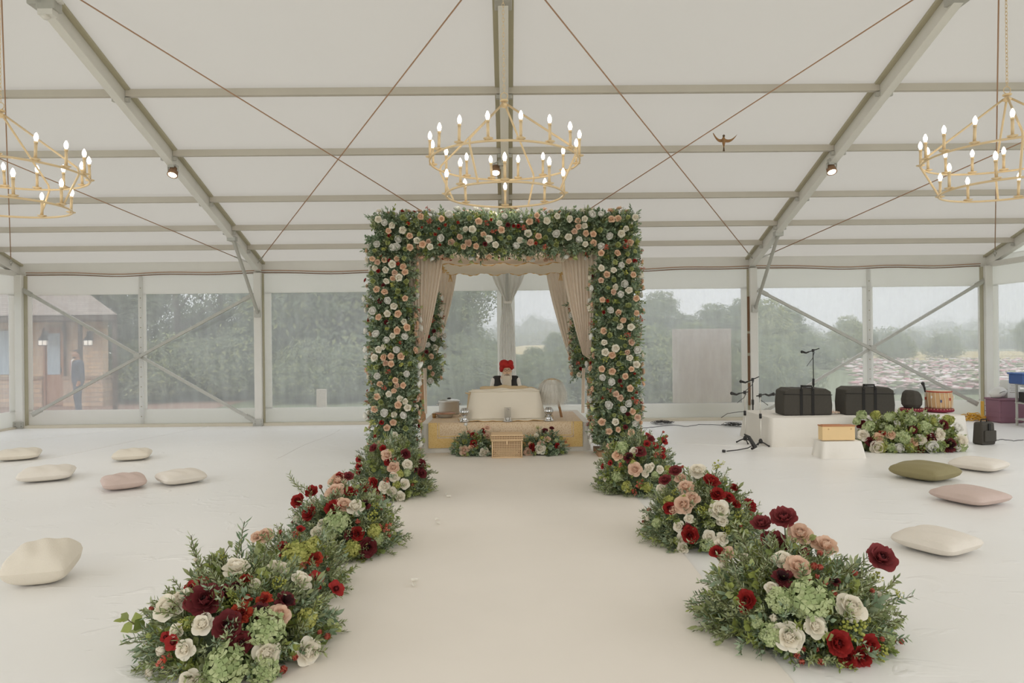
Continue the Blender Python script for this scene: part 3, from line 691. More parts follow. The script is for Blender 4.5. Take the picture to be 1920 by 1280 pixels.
K6 = lambda x, y, r: (200+.375*x, 800+.375*y, r*.375)
K7 = lambda x, y, r: (1120+.375*x, 800+.375*y, r*.375)
def P6(x, y): return K6(x, y, 0)[:2]
def P7(x, y): return K7(x, y, 0)[:2]
L1 = [(320, 920, 60, 'cream'), (385, 860, 38, 'cream'), (650, 730, 55, 'cream'), (850, 725, 45, 'cream'), (960, 790, 52, 'cream'), (485, 995, 45, 'cream'), (360, 1020, 32, 'cream'), (400, 1110, 40, 'cream'),
      (795, 1125, 58, 'cream'), (990, 1120, 56, 'cream'), (295, 1118, 40, 'tulip'), (740, 790, 24, 'cream'), (420, 1275, 42, 'cream'), (235, 1255, 36, 'tulip'), (445, 675, 20, 'tulip'),
      (860, 950, 48, 'blush'), (805, 945, 28, 'blush'), (500, 885, 72, 'burg'), (445, 880, 45, 'dusky'), (610, 1000, 62, 'burg'), (670, 1080, 52, 'burg'), (885, 880, 48, 'dark'), (590, 835, 36, 'burg'), (650, 808, 30, 'dark'), (770, 930, 45, 'dark'),
      (675, 935, 50, 'rust'), (790, 870, 38, 'rust'), (697, 775, 34, 'rust'), (702, 865, 24, 'rust'), (480, 795, 34, 'poppy'), (430, 808, 30, 'poppy'), (1040, 772, 40, 'poppy'), (1040, 808, 24, 'poppy'), (1135, 820, 40, 'poppy'),
      (345, 1075, 36, 'poppy'), (303, 1055, 24, 'poppy'), (790, 1010, 78, 'hyd'), (610, 1185, 88, 'hyd'), (785, 1240, 62, 'hyd'), (235, 912, 20, 'bud'), (310, 878, 16, 'bud'), (1085, 1048, 28, 'bud'), (870, 1258, 34, 'bud'), (1050, 1030, 22, 'bud'),
      (930, 1150, 28, 'bud'), (1000, 960, 44, 'lime'), (400, 985, 30, 'berry'), (575, 870, 24, 'yspray'), (560, 660, 30, 'berry'), (470, 730, 24, 'yspray'), (860, 790, 34, 'berry'), (300, 1170, 34, 'spray'), (640, 860, 30, 'berry')]
arrangement('floral_arrangement', 'large flower arrangement nearest the camera left of the aisle, green hydrangeas and burgundy blooms', 'flower arrangement', (-1.46, 3.72, 0), (.47, .44, .40), L1, 330, conv=K6, group=None,
  extra=[(370, 992, .15, .3, 'fern', 'B', .1, 1), (470, 985, .2, .34, 'fern', 'A', .2, 1), (228, 1200, 0, .3, 'euc', 'C', -1, .25), (330, 1100, 0, .25, 'fern', 'B', -1, .5), (345, 1030, .1, .22, 'fern', 'B', -.6, .8), (500, 1010, .2, .26, 'fern', 'B', .1, 1), (420, 1040, .1, .26, 'fern', 'B', 0, 1),
         (622, 1150, .0, .14, 'ruscus', 'A', 1, .3), (270, 1225, 0, .2, 'fern', 'B', -1, .1), (440, 1020, .1, .26, 'fern', 'B', -.1, 1), (395, 1025, .1, .26, 'euc', 'B', -.1, 1), (600, 1120, .1, .2, 'fern', 'A', 1, .5), (540, 1050, .1, .2, 'fern', 'B', .4, 1)])
L1b = [(1035, 665, 42, 'rust'), (885, 605, 26, 'poppy'), (872, 690, 14, 'bud'), (1100, 717, 18, 'bud'), (940, 650, 60, 'lime'), (1005, 625, 44, 'lime'), (905, 715, 36, 'lime'), (800, 552, 36, 'blush'), (755, 556, 26, 'blush'), (1095, 660, 16, 'bud'), (870, 535, 22, 'bud'), (945, 545, 24, 'spray'),
       (1040, 590, 34, 'lime'), (965, 520, 22, 'poppy'), (870, 650, 16, 'bud'), (985, 690, 24, 'spray')]
arrangement('floral_arrangement', 'small lime hydrangea arrangement tucked behind the nearest left aisle flowers', 'flower arrangement', (-1.42, 4.55, 0), (.29, .27, .33), L1b, 110, conv=K6)
L2 = [(965, 375, 36, 'red'), (1030, 332, 32, 'red'), (1072, 310, 20, 'bud'), (1025, 440, 40, 'red'), (1218, 338, 34, 'red'), (1135, 413, 40, 'red'), (1300, 600, 46, 'burg'), (1250, 535, 34, 'red'), (1215, 540, 28, 'dark'), (1285, 397, 32, 'dark'), (1280, 315, 28, 'red'),
      (1160, 282, 42, 'blush'), (1150, 338, 46, 'blush'), (1185, 400, 38, 'blush'), (1240, 410, 40, 'cream'), (968, 475, 36, 'tulip'), (1050, 530, 26, 'cream'), (1085, 490, 27, 'cream'), (1045, 555, 20, 'cream'), (1030, 385, 20, 'cream'), (1150, 480, 58, 'hyd'), (1115, 530, 32, 'hyd'), (1330, 450, 30, 'berry'),
      (1250, 480, 26, 'bud'), (1380, 508, 30, 'spray'), (1402, 545, 20, 'bud'), (1335, 520, 34, 'lime'), (1355, 560, 28, 'hyd'), (980, 520, 24, 'bud'), (958, 548, 24, 'spray'), (985, 570, 16, 'bud'), (1345, 405, 24, 'berry'), (1285, 655, 14, 'poppy'), (1230, 610, 40, 'lime'), (940, 480, 16, 'dark'), (1210, 255, 26, 'dusky'), (1165, 250, 20, 'red'), (1100, 590, 26, 'berry'), (1365, 415, 16, 'bud')]
arrangement('floral_arrangement', 'middle arrangement of the left aisle row, blush roses over lime hydrangea with red dahlias', 'flower arrangement', (-1.32, 5.5, 0), (.42, .4, .45), L2, 280, conv=K6,
  extra=[(548, 885, 0, .24, 'fern', 'B', -.5, 1), (560, 900, 0, .2, 'fern', 'B', -.8, .8), (735, 965, 0, .22, 'fern', 'B', 1, .2), (540, 975, 0, .2, 'fern', 'B', -1, .3), (650, 885, .2, .2, 'fern', 'B', 0, 1)])
L3 = [(1400, 147, 28, 'blush'), (1435, 205, 30, 'blush'), (1440, 252, 25, 'cream'), (1502, 190, 25, 'cream'), (1487, 285, 25, 'cream'), (1465, 352, 25, 'cream'), (1390, 300, 29, 'cream'), (1426, 322, 24, 'cream'), (1490, 140, 26, 'burg'), (1565, 190, 27, 'burg'), (1570, 237, 27, 'burg'), (1270, 165, 20, 'poppy'), (1270, 200, 22, 'poppy'), (1270, 227, 20, 'poppy'),
      (1340, 280, 26, 'red'), (1345, 317, 25, 'red'), (1300, 300, 22, 'red'), (1410, 180, 22, 'red'), (1345, 360, 24, 'blush'), (1385, 362, 20, 'spray'), (1400, 268, 20, 'spray'), (1340, 110, 22, 'dusky'), (1385, 110, 18, 'red'), (1450, 290, 20, 'lime'), (1420, 130, 18, 'lime'), (1460, 235, 22, 'lime'), (1525, 290, 16, 'bud'), (1325, 262, 16, 'spray'), (1440, 165, 18, 'bud'), (1500, 230, 20, 'hyd'), (1540, 215, 14, 'dark')]
arrangement('floral_arrangement', 'farthest left aisle arrangement at the foot of the arch, burgundy blooms jutting out', 'flower arrangement', (-1.27, 7.45, 0), (.40, .38, .62), L3, 230, conv=K6,
  extra=[(690, 835, 0, .2, 'fern', 'A', -.4, 1), (700, 850, 0, .2, 'fern', 'B', -.3, 1), (668, 890, 0, .2, 'fern', 'B', -1, .6)])
R1 = [(935, 475, 60, 'dusky'), (825, 500, 46, 'dusky'), (890, 600, 62, 'dusky'), (870, 575, 40, 'burg'), (1410, 672, 64, 'dusky'), (930, 770, 52, 'dark'), (1190, 1082, 56, 'red'), (1340, 1088, 46, 'red'), (1245, 1150, 40, 'red'), (1310, 1162, 46, 'red'), (755, 868, 44, 'red'), (745, 910, 28, 'poppy'), (600, 632, 32, 'red'),
      (925, 680, 44, 'cream'), (955, 1050, 60, 'cream'), (885, 960, 38, 'tulip'), (870, 812, 30, 'cream'), (1255, 915, 60, 'cream'), (1080, 1000, 46, 'cream'), (610, 590, 34, 'tulip'), (640, 712, 38, 'tulip'), (1400, 862, 30, 'cream'), (735, 660, 22, 'cream'), (1000, 715, 52, 'blush'), (1015, 550, 50, 'blush'), (1135, 615, 52, 'blush'), (650, 650, 40, 'blush'), (1075, 575, 20, 'blush'),
      (1020, 635, 32, 'dusky'), (1105, 650, 25, 'bud'), (1075, 715, 30, 'bud'), (1110, 717, 26, 'bud'), (1050, 768, 24, 'bud'), (1097, 760, 22, 'bud'), (1135, 795, 24, 'bud'), (1175, 840, 26, 'bud'), (1275, 745, 24, 'bud'), (1000, 1140, 30, 'bud'), (1027, 1108, 22, 'bud'), (1020, 1200, 26, 'bud'), (1095, 1110, 20, 'bud'), (1115, 1185, 30, 'bud'), (1465, 1127, 26, 'bud'), (1508, 1118, 22, 'bud'), (1405, 1060, 20, 'bud'), (1360, 825, 20, 'bud'),
      (1060, 865, 88, 'hyd'), (915, 870, 60, 'hyd'), (870, 1040, 50, 'hyd'), (800, 975, 30, 'hyd'), (1265, 1000, 54, 'berry'), (1400, 1150, 36, 'berry'), (1450, 1048, 30, 'hyd'), (1120, 900, 40, 'lime'), (1185, 780, 26, 'dark'), (1380, 760, 26, 'yspray'), (1500, 840, 20, 'yspray'), (1330, 960, 26, 'berry')]
arrangement('floral_arrangement', 'large flower arrangement nearest the camera right of the aisle, tall dusky red peonies', 'flower arrangement', (1.60, 3.86, 0), (.50, .46, .42), R1, 360, conv=K7,
  extra=[(1690, 1100, 0, .34, 'fern', 'B', 1, .4), (1700, 1110, 0, .3, 'fern', 'A', 1, .2), (1625, 1035, .1, .3, 'fern', 'A', .7, .8), (1580, 1040, .1, .26, 'fern', 'A', .4, 1), (1390, 990, .1, .32, 'fern', 'B', -.5, 1), (1420, 1000, .1, .3, 'fern', 'B', -.3, 1), (1340, 1110, 0, .3, 'fern', 'B', -1, .1), (1365, 1160, 0, .22, 'fern', 'B', -1, -.05),
         (1345, 1075, 0, .2, 'ruscus', 'A', -1, .3), (1660, 1250, -.1, .25, 'fern', 'A', 1, -.05), (1640, 1150, 0, .24, 'fern', 'B', 1, .1), (1600, 1270, -.2, .25, 'fern', 'B', .4, -.1), (1400, 1040, .1, .26, 'fern', 'B', -.8, .8), (1450, 1010, .1, .28, 'ruscus', 'B', -.1, 1), (1495, 1000, .1, .2, 'euc', 'C', 0, 1)])
R2 = [(565, 285, 40, 'red'), (597, 345, 36, 'red'), (650, 360, 30, 'red'), (690, 390, 22, 'red'), (745, 402, 38, 'red'), (682, 308, 20, 'red'), (365, 410, 32, 'red'), (465, 540, 42, 'red'), (450, 505, 25, 'dark'), (710, 495, 16, 'bud'), (345, 275, 32, 'dusky'), (395, 230, 32, 'dusky'), (430, 207, 14, 'bud'), (445, 310, 38, 'blush'), (435, 390, 44, 'blush'), (475, 365, 36, 'blush'),
      (500, 232, 40, 'cream'), (605, 420, 46, 'cream'), (622, 470, 26, 'cream'), (410, 500, 26, 'cream'), (425, 560, 26, 'cream'), (430, 610, 26, 'cream'), (560, 550, 28, 'cream'), (620, 558, 30, 'cream'), (325, 312, 26, 'cream'), (265, 462, 24, 'tulip'), (235, 473, 13, 'bud'), (420, 268, 30, 'blush'), (385, 420, 22, 'blush'), (600, 205, 26, 'yspray'), (555, 590, 34, 'hyd'), (360, 375, 26, 'lime'), (270, 420, 18, 'bud'), (300, 480, 24, 'hyd'), (700, 440, 26, 'yspray'), (640, 520, 24, 'berry'), (755, 440, 12, 'bud'), (520, 420, 24, 'berry'), (460, 460, 22, 'cream'), (550, 260, 14, 'bud'), (395, 330, 20, 'berry')]
arrangement('floral_arrangement', 'middle arrangement of the right aisle row, red dahlias reaching out to its right', 'flower arrangement', (1.58, 5.62, 0), (.44, .42, .50), R2, 300, conv=K7,
  extra=[(1375, 885, 0, .24, 'fern', 'B', .8, .8), (1215, 955, 0, .2, 'fern', 'B', -1, .3), (1210, 985, 0, .2, 'ruscus', 'A', -1, .1), (1255, 1040, -.2, .2, 'fern', 'B', -.8, -.1), (1345, 880, .1, .22, 'fern', 'B', .2, 1), (1320, 1000, 0, .2, 'fern', 'B', 1, 0), (1400, 960, 0, .22, 'euc', 'C', 1, .2)])
R3 = [(190, 215, 32, 'blush'), (105, 145, 26, 'peach'), (185, 125, 22, 'cream'), (255, 205, 21, 'cream'), (237, 235, 18, 'cream'), (310, 213, 19, 'cream'), (270, 195, 14, 'cream'), (160, 157, 28, 'dark'), (215, 130, 30, 'dusky'), (245, 90, 20, 'poppy'), (265, 65, 19, 'dusky'), (248, 48, 17, 'poppy'), (328, 77, 20, 'poppy'), (326, 30, 13, 'bud'), (340, 52, 13, 'bud'), (285, 100, 19, 'poppy'), (320, 118, 18, 'poppy'), (320, 150, 18, 'poppy'), (290, 142, 18, 'spray'), (70, 182, 15, 'poppy'), (35, 200, 15, 'poppy'), (205, 288, 22, 'spray'), (226, 268, 13, 'bud'), (185, 325, 17, 'spray'),
      (125, 112, 34, 'hyd'), (150, 300, 26, 'lime'), (100, 250, 26, 'hyd'), (250, 300, 24, 'lime'), (100, 215, 18, 'berry'), (330, 255, 16, 'bud'), (180, 180, 16, 'lime'), (40, 262, 10, 'cream'), (350, 215, 20, 'lime'), (120, 190, 16, 'spray'), (285, 240, 18, 'hyd')]
arrangement('floral_arrangement', 'farthest right aisle arrangement with coral sprays rising beside the wooden base of the arch', 'flower arrangement', (1.42, 7.5, 0), (.42, .4, .62), R3, 250, conv=K7,
  extra=[(1185, 800, 0, .22, 'fern', 'A', -.1, 1), (1200, 802, 0, .24, 'fern', 'A', .1, 1), (1262, 860, 0, .2, 'fern', 'A', .6, .8), (1145, 932, -.2, .2, 'ruscus', 'A', -.8, -.1), (1240, 815, .0, .25, 'euc', 'C', .3, 1), (1158, 925, -.2, .2, 'ruscus', 'A', -.4, -.1), (1255, 845, .0, .2, 'fern', 'A', .5, .9)])
# ------------------------------------------------------------------ flower arch
def garland(name, label, lo, hi, nspr, nfl, faces, mix, mind=0.085, L=(.13, .2), face_w=None, core=True, origin=None, jag=0.0):
    lo = Vector(lo); hi = Vector(hi); org = Vector(origin) if origin else Vector(((lo.x+hi.x)/2, (lo.y+hi.y)/2, lo.z))
    t = thing(name, label, 'flower garland', org, 0, None)
    c_ = MB(); s = (hi-lo); c0 = (lo+hi)/2-org
    ins = .10; nx = [max(2, int(s[i]/.12)) for i in range(3)]
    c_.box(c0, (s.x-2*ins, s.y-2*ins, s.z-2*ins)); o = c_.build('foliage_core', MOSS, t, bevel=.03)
    def samp(face):
        ax = {'x': 0, 'y': 1, 'z': 2}[face[1]]; sg = -1 if face[0] == '-' else 1
        P = Vector([random.uniform(lo[i]+.03, hi[i]-.03) for i in range(3)]); n = Vector((0, 0, 0)); n[ax] = sg; P[ax] = (hi[ax] if sg > 0 else lo[ax])
        return P, n
    def area(f): 
        d = [s[i] for i in range(3) if i != {'x': 0, 'y': 1, 'z': 2}[f[1]]]; return d[0]*d[1]
    ALLF = ['-x', '+x', '-y', '+y', '-z', '+z']
    fw_ = [area(f)*(1 if f in faces else .35) for f in ALLF]
    Lv = Leaves()
    for i in range(nspr):
        f_ = random.choices(ALLF, fw_)[0]; P, n = samp(f_)
        P = P-n*.10; d = (n*random.uniform(.5, 1)+Vector((random.gauss(0, .55), random.gauss(0, .55), random.gauss(0, .55)+.1))).normalized()
        k, cs = random.choices([('ruscus', 'A'), ('euc', 'A'), ('fern', 'A'), ('ruscus', 'B'), ('euc', 'C')], [.42, .28, .08, .14, .08])[0]
        l = random.uniform(*L)
        if P.z+d.z*l < .03: d.z = abs(d.z)
        Lv.put(random.choice(SPR[k]), P-org, frame_from(d, random.random()*6), l, SHIFT[cs])
    Lv.build('foliage', ALLM, t)
    pts = []; tries = 0
    fl = [f for f in faces]; fw2 = [area(f)*(face_w or {}).get(f, 1) for f in fl]
    cnt = {}
    while len(pts) < nfl and tries < 20000:
        tries += 1; f_ = random.choices(fl, fw2)[0]; P, n = samp(f_)
        kind = random.choices([m[0] for m in mix], [m[1] for m in mix])[0]; R = {m[0]: m[2] for m in mix}[kind]*random.uniform(.85, 1.15)
        if any((P-q).length < (R+r_)*0.80 for q, r_ in pts): continue
        if cnt.get(kind, 0) >= 99: continue
        cnt[kind] = cnt.get(kind, 0)+1; pts.append((P, R))
        v = (n+Vector((random.gauss(0, .22), random.gauss(0, .22)-.1, random.gauss(0, .22)+.05))).normalized()
        flower(kind, P-org+n*random.uniform(.03, .085), v, R, t)
    return t
AMIX = [('peach', .27, .050), ('white', .23, .076), ('cream', .13, .052), ('green', .15, .064), ('rust', .04, .028), ('spray', .06, .05), ('burg', .03, .038), ('red', .03, .034), ('yspray', .03, .05), ('blush', .08, .048)]
XL, XR, YF = -1.62, 1.56, 9.9
garland('flower_pillar', 'flowered front pillar on the left side of the arch', (XL-.30, YF-.26, .06), (XL+.27, YF+.24, 3.05), 1250, 215, ['-y', '+x', '-x'], AMIX, face_w={'+x': .5, '-x': .4})
garland('flower_pillar', 'flowered front pillar on the right side of the arch above the wooden base', (XR-.27, YF-.26, .10), (XR+.30, YF+.24, 3.05), 1250, 215, ['-y', '+x', '-x'], AMIX, face_w={'-x': .5, '+x': .4})
garland('flower_beam', 'long flowered beam across the top of the arch', (XL-.27, YF-.25, 2.93), (XR+.3, YF+.23, 3.44), 1600, 215, ['-y', '-z', '+z'], AMIX, face_w={'-z': .3, '+z': .4})
garland('flower_garland', 'rear flower garland on the left back post, seen past the left drape', (-1.60, 12.25, .92), (-1.24, 12.55, 2.5), 330, 50, ['-y', '+x'], AMIX)
garland('flower_garland', 'rear flower garland on the right back post, seen past the right drape', (1.24, 12.25, .98), (1.58, 12.55, 2.45), 330, 46, ['-y', '-x'], AMIX)
# wooden frame of the arch
t = thing('arch_frame', 'wooden canopy frame inside the flower arch with flat base boards', 'frame', (0, YF, 0))
def arch_part(nm, a, b, mt=WOOD):
    m_ = MB(); m_.span(a, b); V = m_.V[0]; V[:, 1] -= YF; return m_.build(nm, mt, t, bevel=.005)
for x in (XL, XR): arch_part('post', (x-.045, YF-.045, .0), (x+.045, YF+.045, 3.3))
for x in (-1.53, 1.50): arch_part('post', (x-.045, 12.4-.045, .0), (x+.045, 12.4+.045, 3.1))
arch_part('crossbeam', (XL, YF-.04, 3.2), (XR, YF+.04, 3.28)); arch_part('crossbeam', (-1.53, 12.36, 3.0), (1.5, 12.44, 3.08))
for x0, x1 in ((XL, -1.53), (XR, 1.5)):
    m_ = MB(); m_.bar((x0, 0, 3.16), (x1, 2.5, 3.04), .08, .08); m_.build('side_beam', WOOD, t)
BOARD = mat('base_board_wood', (150, 116, 84), .7, 0, .2, 10)
arch_part('base_board', (XL-.3, YF-.3, 0.0), (XL+.28, YF+.25, .055), BOARD); arch_part('base_board', (XR-.29, YF-.33, 0.0), (XR+.33, YF+.25, .075), BOARD)

# drapes
SHEER = mat('ivory_drape', (232, 216, 198), 0.85, 0, .04, 3, 0, trans=.35)
SHEER2 = mat('white_drape', (236, 234, 228), 0.85, 0, .03, 3, 0, trans=.3)
def drape(name, label, tl, tr, bl, br, npl, amp, pinch=None, mt=SHEER, sag=0.35, tail=None, group=None):
    """hanging cloth between a top line and a gathered bottom line"""
    tl, tr, bl, br = map(Vector, (tl, tr, bl, br)); m_ = MB()
    def fn(u, v):
        a = tl.lerp(tr, u); b = bl.lerp(br, u); e = v**(1+sag)
        P = Vector((a.x+(b.x-a.x)*e, a.y+(b.y-a.y)*e, a.z+(b.z-a.z)*v))
        w = (a-tl).length*(1-v)+(b-bl).length*v
        k = amp*(1-.35*v)
        P.y += k*math.sin(u*npl*2*PI+.6*math.sin(v*3))+.3*k*math.sin(u*npl*4.4*PI+v*4)
        return P
    m_.sheet(fn, npl*12, 36)
    return tag(m_.build(name, mt, smooth=True), label, 'drape', group)
def W_(px, py, Y): return at(px, py, Y)
drape('curtain_drape', 'ivory drape hanging inside the left front pillar of the arch', W_(762, 470, 9.8), W_(832, 470, 10.2), W_(782, 664, 9.85), W_(796, 656, 10.05), 9, .022)
drape('curtain_drape', 'ivory drape hanging inside the right front pillar of the arch', W_(1050, 470, 10.2), W_(1120, 470, 9.8), W_(1092, 664, 10.05), W_(1106, 674, 9.85), 9, .022)
drape('curtain_drape', 'ivory drape tied back at the left rear post of the arch', W_(790, 494, 12.62), W_(858, 494, 12.68), W_(797, 690, 12.62), W_(819, 668, 12.66), 8, .02)
drape('curtain_drape', 'ivory drape tied back at the right rear post of the arch', W_(1022, 494, 12.68), W_(1095, 494, 12.62), W_(1066, 668, 12.66), W_(1092, 690, 12.62), 8, .02)
drape('drape_tail', 'narrow loose tail of ivory cloth beside the left wooden post', W_(793, 690, 12.1), W_(800, 690, 12.1), W_(796, 774, 12.1), W_(801, 776, 12.1), 2, .01, sag=0)
drape('drape_tail', 'narrow loose tail of ivory cloth beside the right wooden post', W_(1091, 690, 12.1), W_(1097, 690, 12.1), W_(1090, 774, 12.1), W_(1096, 774, 12.1), 2, .01, sag=0)
# ceiling cloth over the frame
m_ = MB(); m_.sheet(lambda u, v: (-1.36+2.68*u, 9.95+2.4*v, 2.98-.05*math.sin(u*PI)*math.sin(v*PI)+.012*math.sin(u*34)), 60, 16)
tag(m_.build('ceiling_drape', SHEER, smooth=True), 'ivory cloth stretched under the top of the flower arch', 'drape')
# small hanging canopy with gold scalloped edge
t = thing('hanging_canopy', 'small ivory canopy with wavy gold edge hanging over the throne', 'canopy', (0, 11, 2.8))
IV = mat('ivory_satin', (238, 228, 210), .6, 0, .03, 4, 0, trans=.3)
def can_fn(u, v):
    x = -.98+1.94*u; y = -.72+1.5*v; e = max(abs(2*u-1), abs(2*v-1))
    sc = 1+.02*math.sin(u*40)*(abs(2*v-1) > .9)
    return (x+(.03*math.sin(v*26) if u in (0, 1) else 0), y+(.03*math.sin(u*34) if v in (0, 1) else 0), .04-.05*(1-(2*u-1)**2)*(1-(2*v-1)**2)+(.02*math.sin(u*30+v*5) if v in (0, 1) else 0)-.03*e**4)
m_ = MB(); m_.sheet(can_fn, 60, 30); m_.build('canopy_cloth', IV, t, smooth=True)
edge = [can_fn(i/60, 0) for i in range(61)]+[can_fn(1, i/30) for i in range(1, 31)]+[can_fn(1-i/60, 1) for i in range(1, 61)]+[can_fn(0, 1-i/30) for i in range(1, 31)]
GT = mat('gold_trim', (214, 174, 108), .5, .3)
m_ = MB()
def frill(p, q, k):
    p = Vector(p); q = Vector(q); o = Vector((p.x, p.y, 0)).normalized()*.02
    m_.add([p, q, q+o*(.6+.4*math.sin(k*2.3))-Vector((0, 0, .013+.008*math.sin(k*1.7))), p+o*(.6+.4*math.sin((k-1)*2.3))-Vector((0, 0, .013+.008*math.sin((k-1)*1.7)))], [(0, 1, 2, 3)])
for i in range(len(edge)-1): frill(edge[i], edge[i+1], i)
m_.build('gold_edging', GT, t)
for cx, cy_ in ((-.96, -.7), (.94, -.7), (-.96, .76), (.94, .76)):
    m_ = MB(); m_.tube([(cx, cy_, 0.02), (cx*1.02, cy_, .17)], .003, 4)
    for k in range(9): m_.tube([(cx+.01*math.cos(k), cy_+.01*math.sin(k), 0.0), (cx+.035*math.cos(k*.7), cy_+.035*math.sin(k*.7), -.12)], .004, 4)
    m_.build('tassel', GT, t)
# white drape tied round the middle post of the wall
t = thing('post_drape', 'white drape tied round the middle tent post behind the seated man', 'drape', (0, 13.7, 0))
def pd(u, v):
    x0, x1 = (W_(925, 500, 13.6).x, W_(998, 500, 13.6).x) if v < .0 else (0, 0)
    z = 2.98-2.7*v; zt = 2.42; 
    w = .40 if z > zt else .30
    k = abs(z-zt); hw = .075+(w-.075)*(1-math.exp(-(k/.42)**1.5)) if z > zt else .075+.10*(1-math.exp(-(k/.5)))
    cx = .03 if z > zt else .0
    a = (u-.5)*2*hw
    return (cx+a+.015, -.12+.028*math.sin(u*14*PI/1.2)*min(1, hw*5)-.03*math.sin(u*PI), z)
m_ = MB(); m_.sheet(pd, 60, 50); m_.build('cloth', SHEER2, t, smooth=True)
m_ = MB(); m_.lathe([(.06, -.03), (.085, -.01), (.085, .015), (.06, .03)], (.03, -.13, 2.42), 14, sy=.6); m_.build('tie_band', WHITECL, t, smooth=True)

# ------------------------------------------------------------------ platform, runner cloth, throne
ZP = .43
def rr(a, b, n=18, rad=.06):
    """rounded rectangle outline, half sizes a, b"""
    P = []
    for q in range(4):
        cx = (a-rad)*(1 if q in (0, 3) else -1); cy_ = (b-rad)*(1 if q in (0, 1) else -1)
        for k in range(5): an = PI/2*q+PI/2*k/4; P.append((cx+rad*math.cos(an), cy_+rad*math.sin(an)))
        nx = {0: (-a+rad, b), 1: (-a, -b+rad), 2: (a-rad, -b), 3: (a, b-rad)}[q]; x0, y0 = P[-1]
        for k in range(1, n): P.append((x0+(nx[0]-x0)*k/n, y0+(nx[1]-y0)*k/n))
    return P
def draped_block(a, b, h, flare, amp, mt, name, parent, top=True, waves=26, rad=.06, loc=(0, 0, 0), levels=8, sag=0.0, seed=0, n=18):
    m_ = MB(); V = []; base = rr(a, b, n, rad); N = len(base)
    for L in range(levels+1):
        v = L/levels; z = h*(1-v)
        for i, (x, y) in enumerate(base):
            q = (i/N)*2*PI; l = math.hypot(x/a, y/b); k = flare*v+amp*v*math.sin(q*waves+seed)+amp*.5*v*math.sin(q*waves*1.7+1+seed)
            dx = x*(1-.0)*0+x; dy = y
            nx, ny = x/a, y/b; nl = math.hypot(nx, ny) or 1
            nx = nx**5; ny = ny**5; nl = math.hypot(nx, ny) or 1
            V.append((x+k*nx/nl+loc[0], y+k*ny/nl+loc[1], z+loc[2]-(.0 if v else .006)))
    F = [(L*N+i, L*N+(i+1) % N, (L+1)*N+(i+1) % N, (L+1)*N+i) for L in range(levels) for i in range(N)]
    F = [f[::-1] for f in F]
    m_.add(V, F)
    # rounded shoulder and top
    M = 6; V = []
    for L in range(M+1):
        s = 1-L/M
        for (x, y) in base: V.append((x*s+loc[0], y*s+loc[1], h+loc[2]-.006+(.006*(1-s**6))))
    F = [(L*N+i, (L+1)*N+i, (L+1)*N+(i+1) % N, L*N+(i+1) % N) for L in range(M) for i in range(N)]
    m_.add(V, [f[::-1] for f in F][:])
    return m_.build(name, mt, parent, smooth=True), [(x, y) for x, y in base]
PCX, PCY, PA, PB = -.03, 11.12, 1.26, .90
t = thing('stage_platform', 'low platform covered in white cloth under the flower arch', 'platform', (PCX, PCY, 0))
draped_block(PA, PB, ZP, .02, .008, WHITECL, 'cloth_cover', t, waves=22)
m_ = MB(); m_.box((0, 0, .2), (2*PA-.1, 2*PB-.1, .38)); m_.build('platform_base', WOOD, t)

def brocade(name, c1, c2, sc):
    m = bpy.data.materials.new(name); m.use_nodes = True; nt = m.node_tree; N = nt.nodes; L = nt.links; b = N['Principled BSDF']; b.inputs['Roughness'].default_value = .6
    tc = N.new('ShaderNodeTexCoord'); v = N.new('ShaderNodeTexVoronoi'); v.inputs['Scale'].default_value = sc; L.new(tc.outputs['Object'], v.inputs['Vector'])
    nz = N.new('ShaderNodeTexNoise'); nz.inputs['Scale'].default_value = sc*1.4; nz.inputs['Detail'].default_value = 2; L.new(tc.outputs['Object'], nz.inputs['Vector'])
    ad = N.new('ShaderNodeMath'); ad.operation = 'ADD'; L.new(v.outputs['Distance'], ad.inputs[0]); L.new(nz.outputs[0], ad.inputs[1])
    r = N.new('ShaderNodeValToRGB'); r.color_ramp.elements[0].position = .72; r.color_ramp.elements[1].position = .98; r.color_ramp.elements[0].color = lin(c1); r.color_ramp.elements[1].color = lin(c2)
    L.new(ad.outputs[0], r.inputs[0]); L.new(r.outputs[0], b.inputs['Base Color']); return m
BRO = brocade('brocade', (206, 172, 132), (228, 204, 172), 60)
BROG = brocade('brocade_border', (222, 182, 108), (234, 200, 134), 55)
t = thing('brocade_cloth', 'wide beige and gold brocade cloth hanging over the platform front', 'cloth', (-.03, 10.2, 0))
yf = PCY-PB-.03-10.2
def bro(u, v, w0=-1.15, w1=1.15):
    s = v*(1.5+.37); x = w0+(w1-w0)*u
    if s < 1.5: return (x, yf+1.5-s+.0, ZP+.004)
    return (x, yf-.012*math.sin(x*9)*(s-1.5)*2-.008, ZP+.004-(s-1.5))
def strip(nm, w0, w1, s0, s1, mt, off):
    m_ = MB()
    def fn(u, v):
        s = s0+(s1-s0)*v; p = bro(u, s/1.87, w0, w1); return (p[0], p[1]-(off if s > 1.5 else 0), p[2]+(off if s <= 1.5 else 0))
    m_.sheet(fn, 40, 24); return m_.build(nm, mt, t, smooth=True)
strip('cloth', -1.15, 1.15, 0, 1.87, BRO, 0)
strip('gold_border', -1.15, -1.02, 1.48, 1.872, BROG, .003); strip('gold_border', 1.02, 1.15, 1.48, 1.872, BROG, .003); strip('gold_border', -1.02, 1.02, 1.73, 1.872, BROG, .003)
LG = mat('gold_line', (232, 200, 130), .5, .2)
for (a, b, c_, d) in ((-1.00, -.985, 1.5, 1.7), (.985, 1.0, 1.5, 1.7), (-1.0, 1.0, 1.69, 1.703)): strip('border_line', a, b, c_, d, LG, .004)

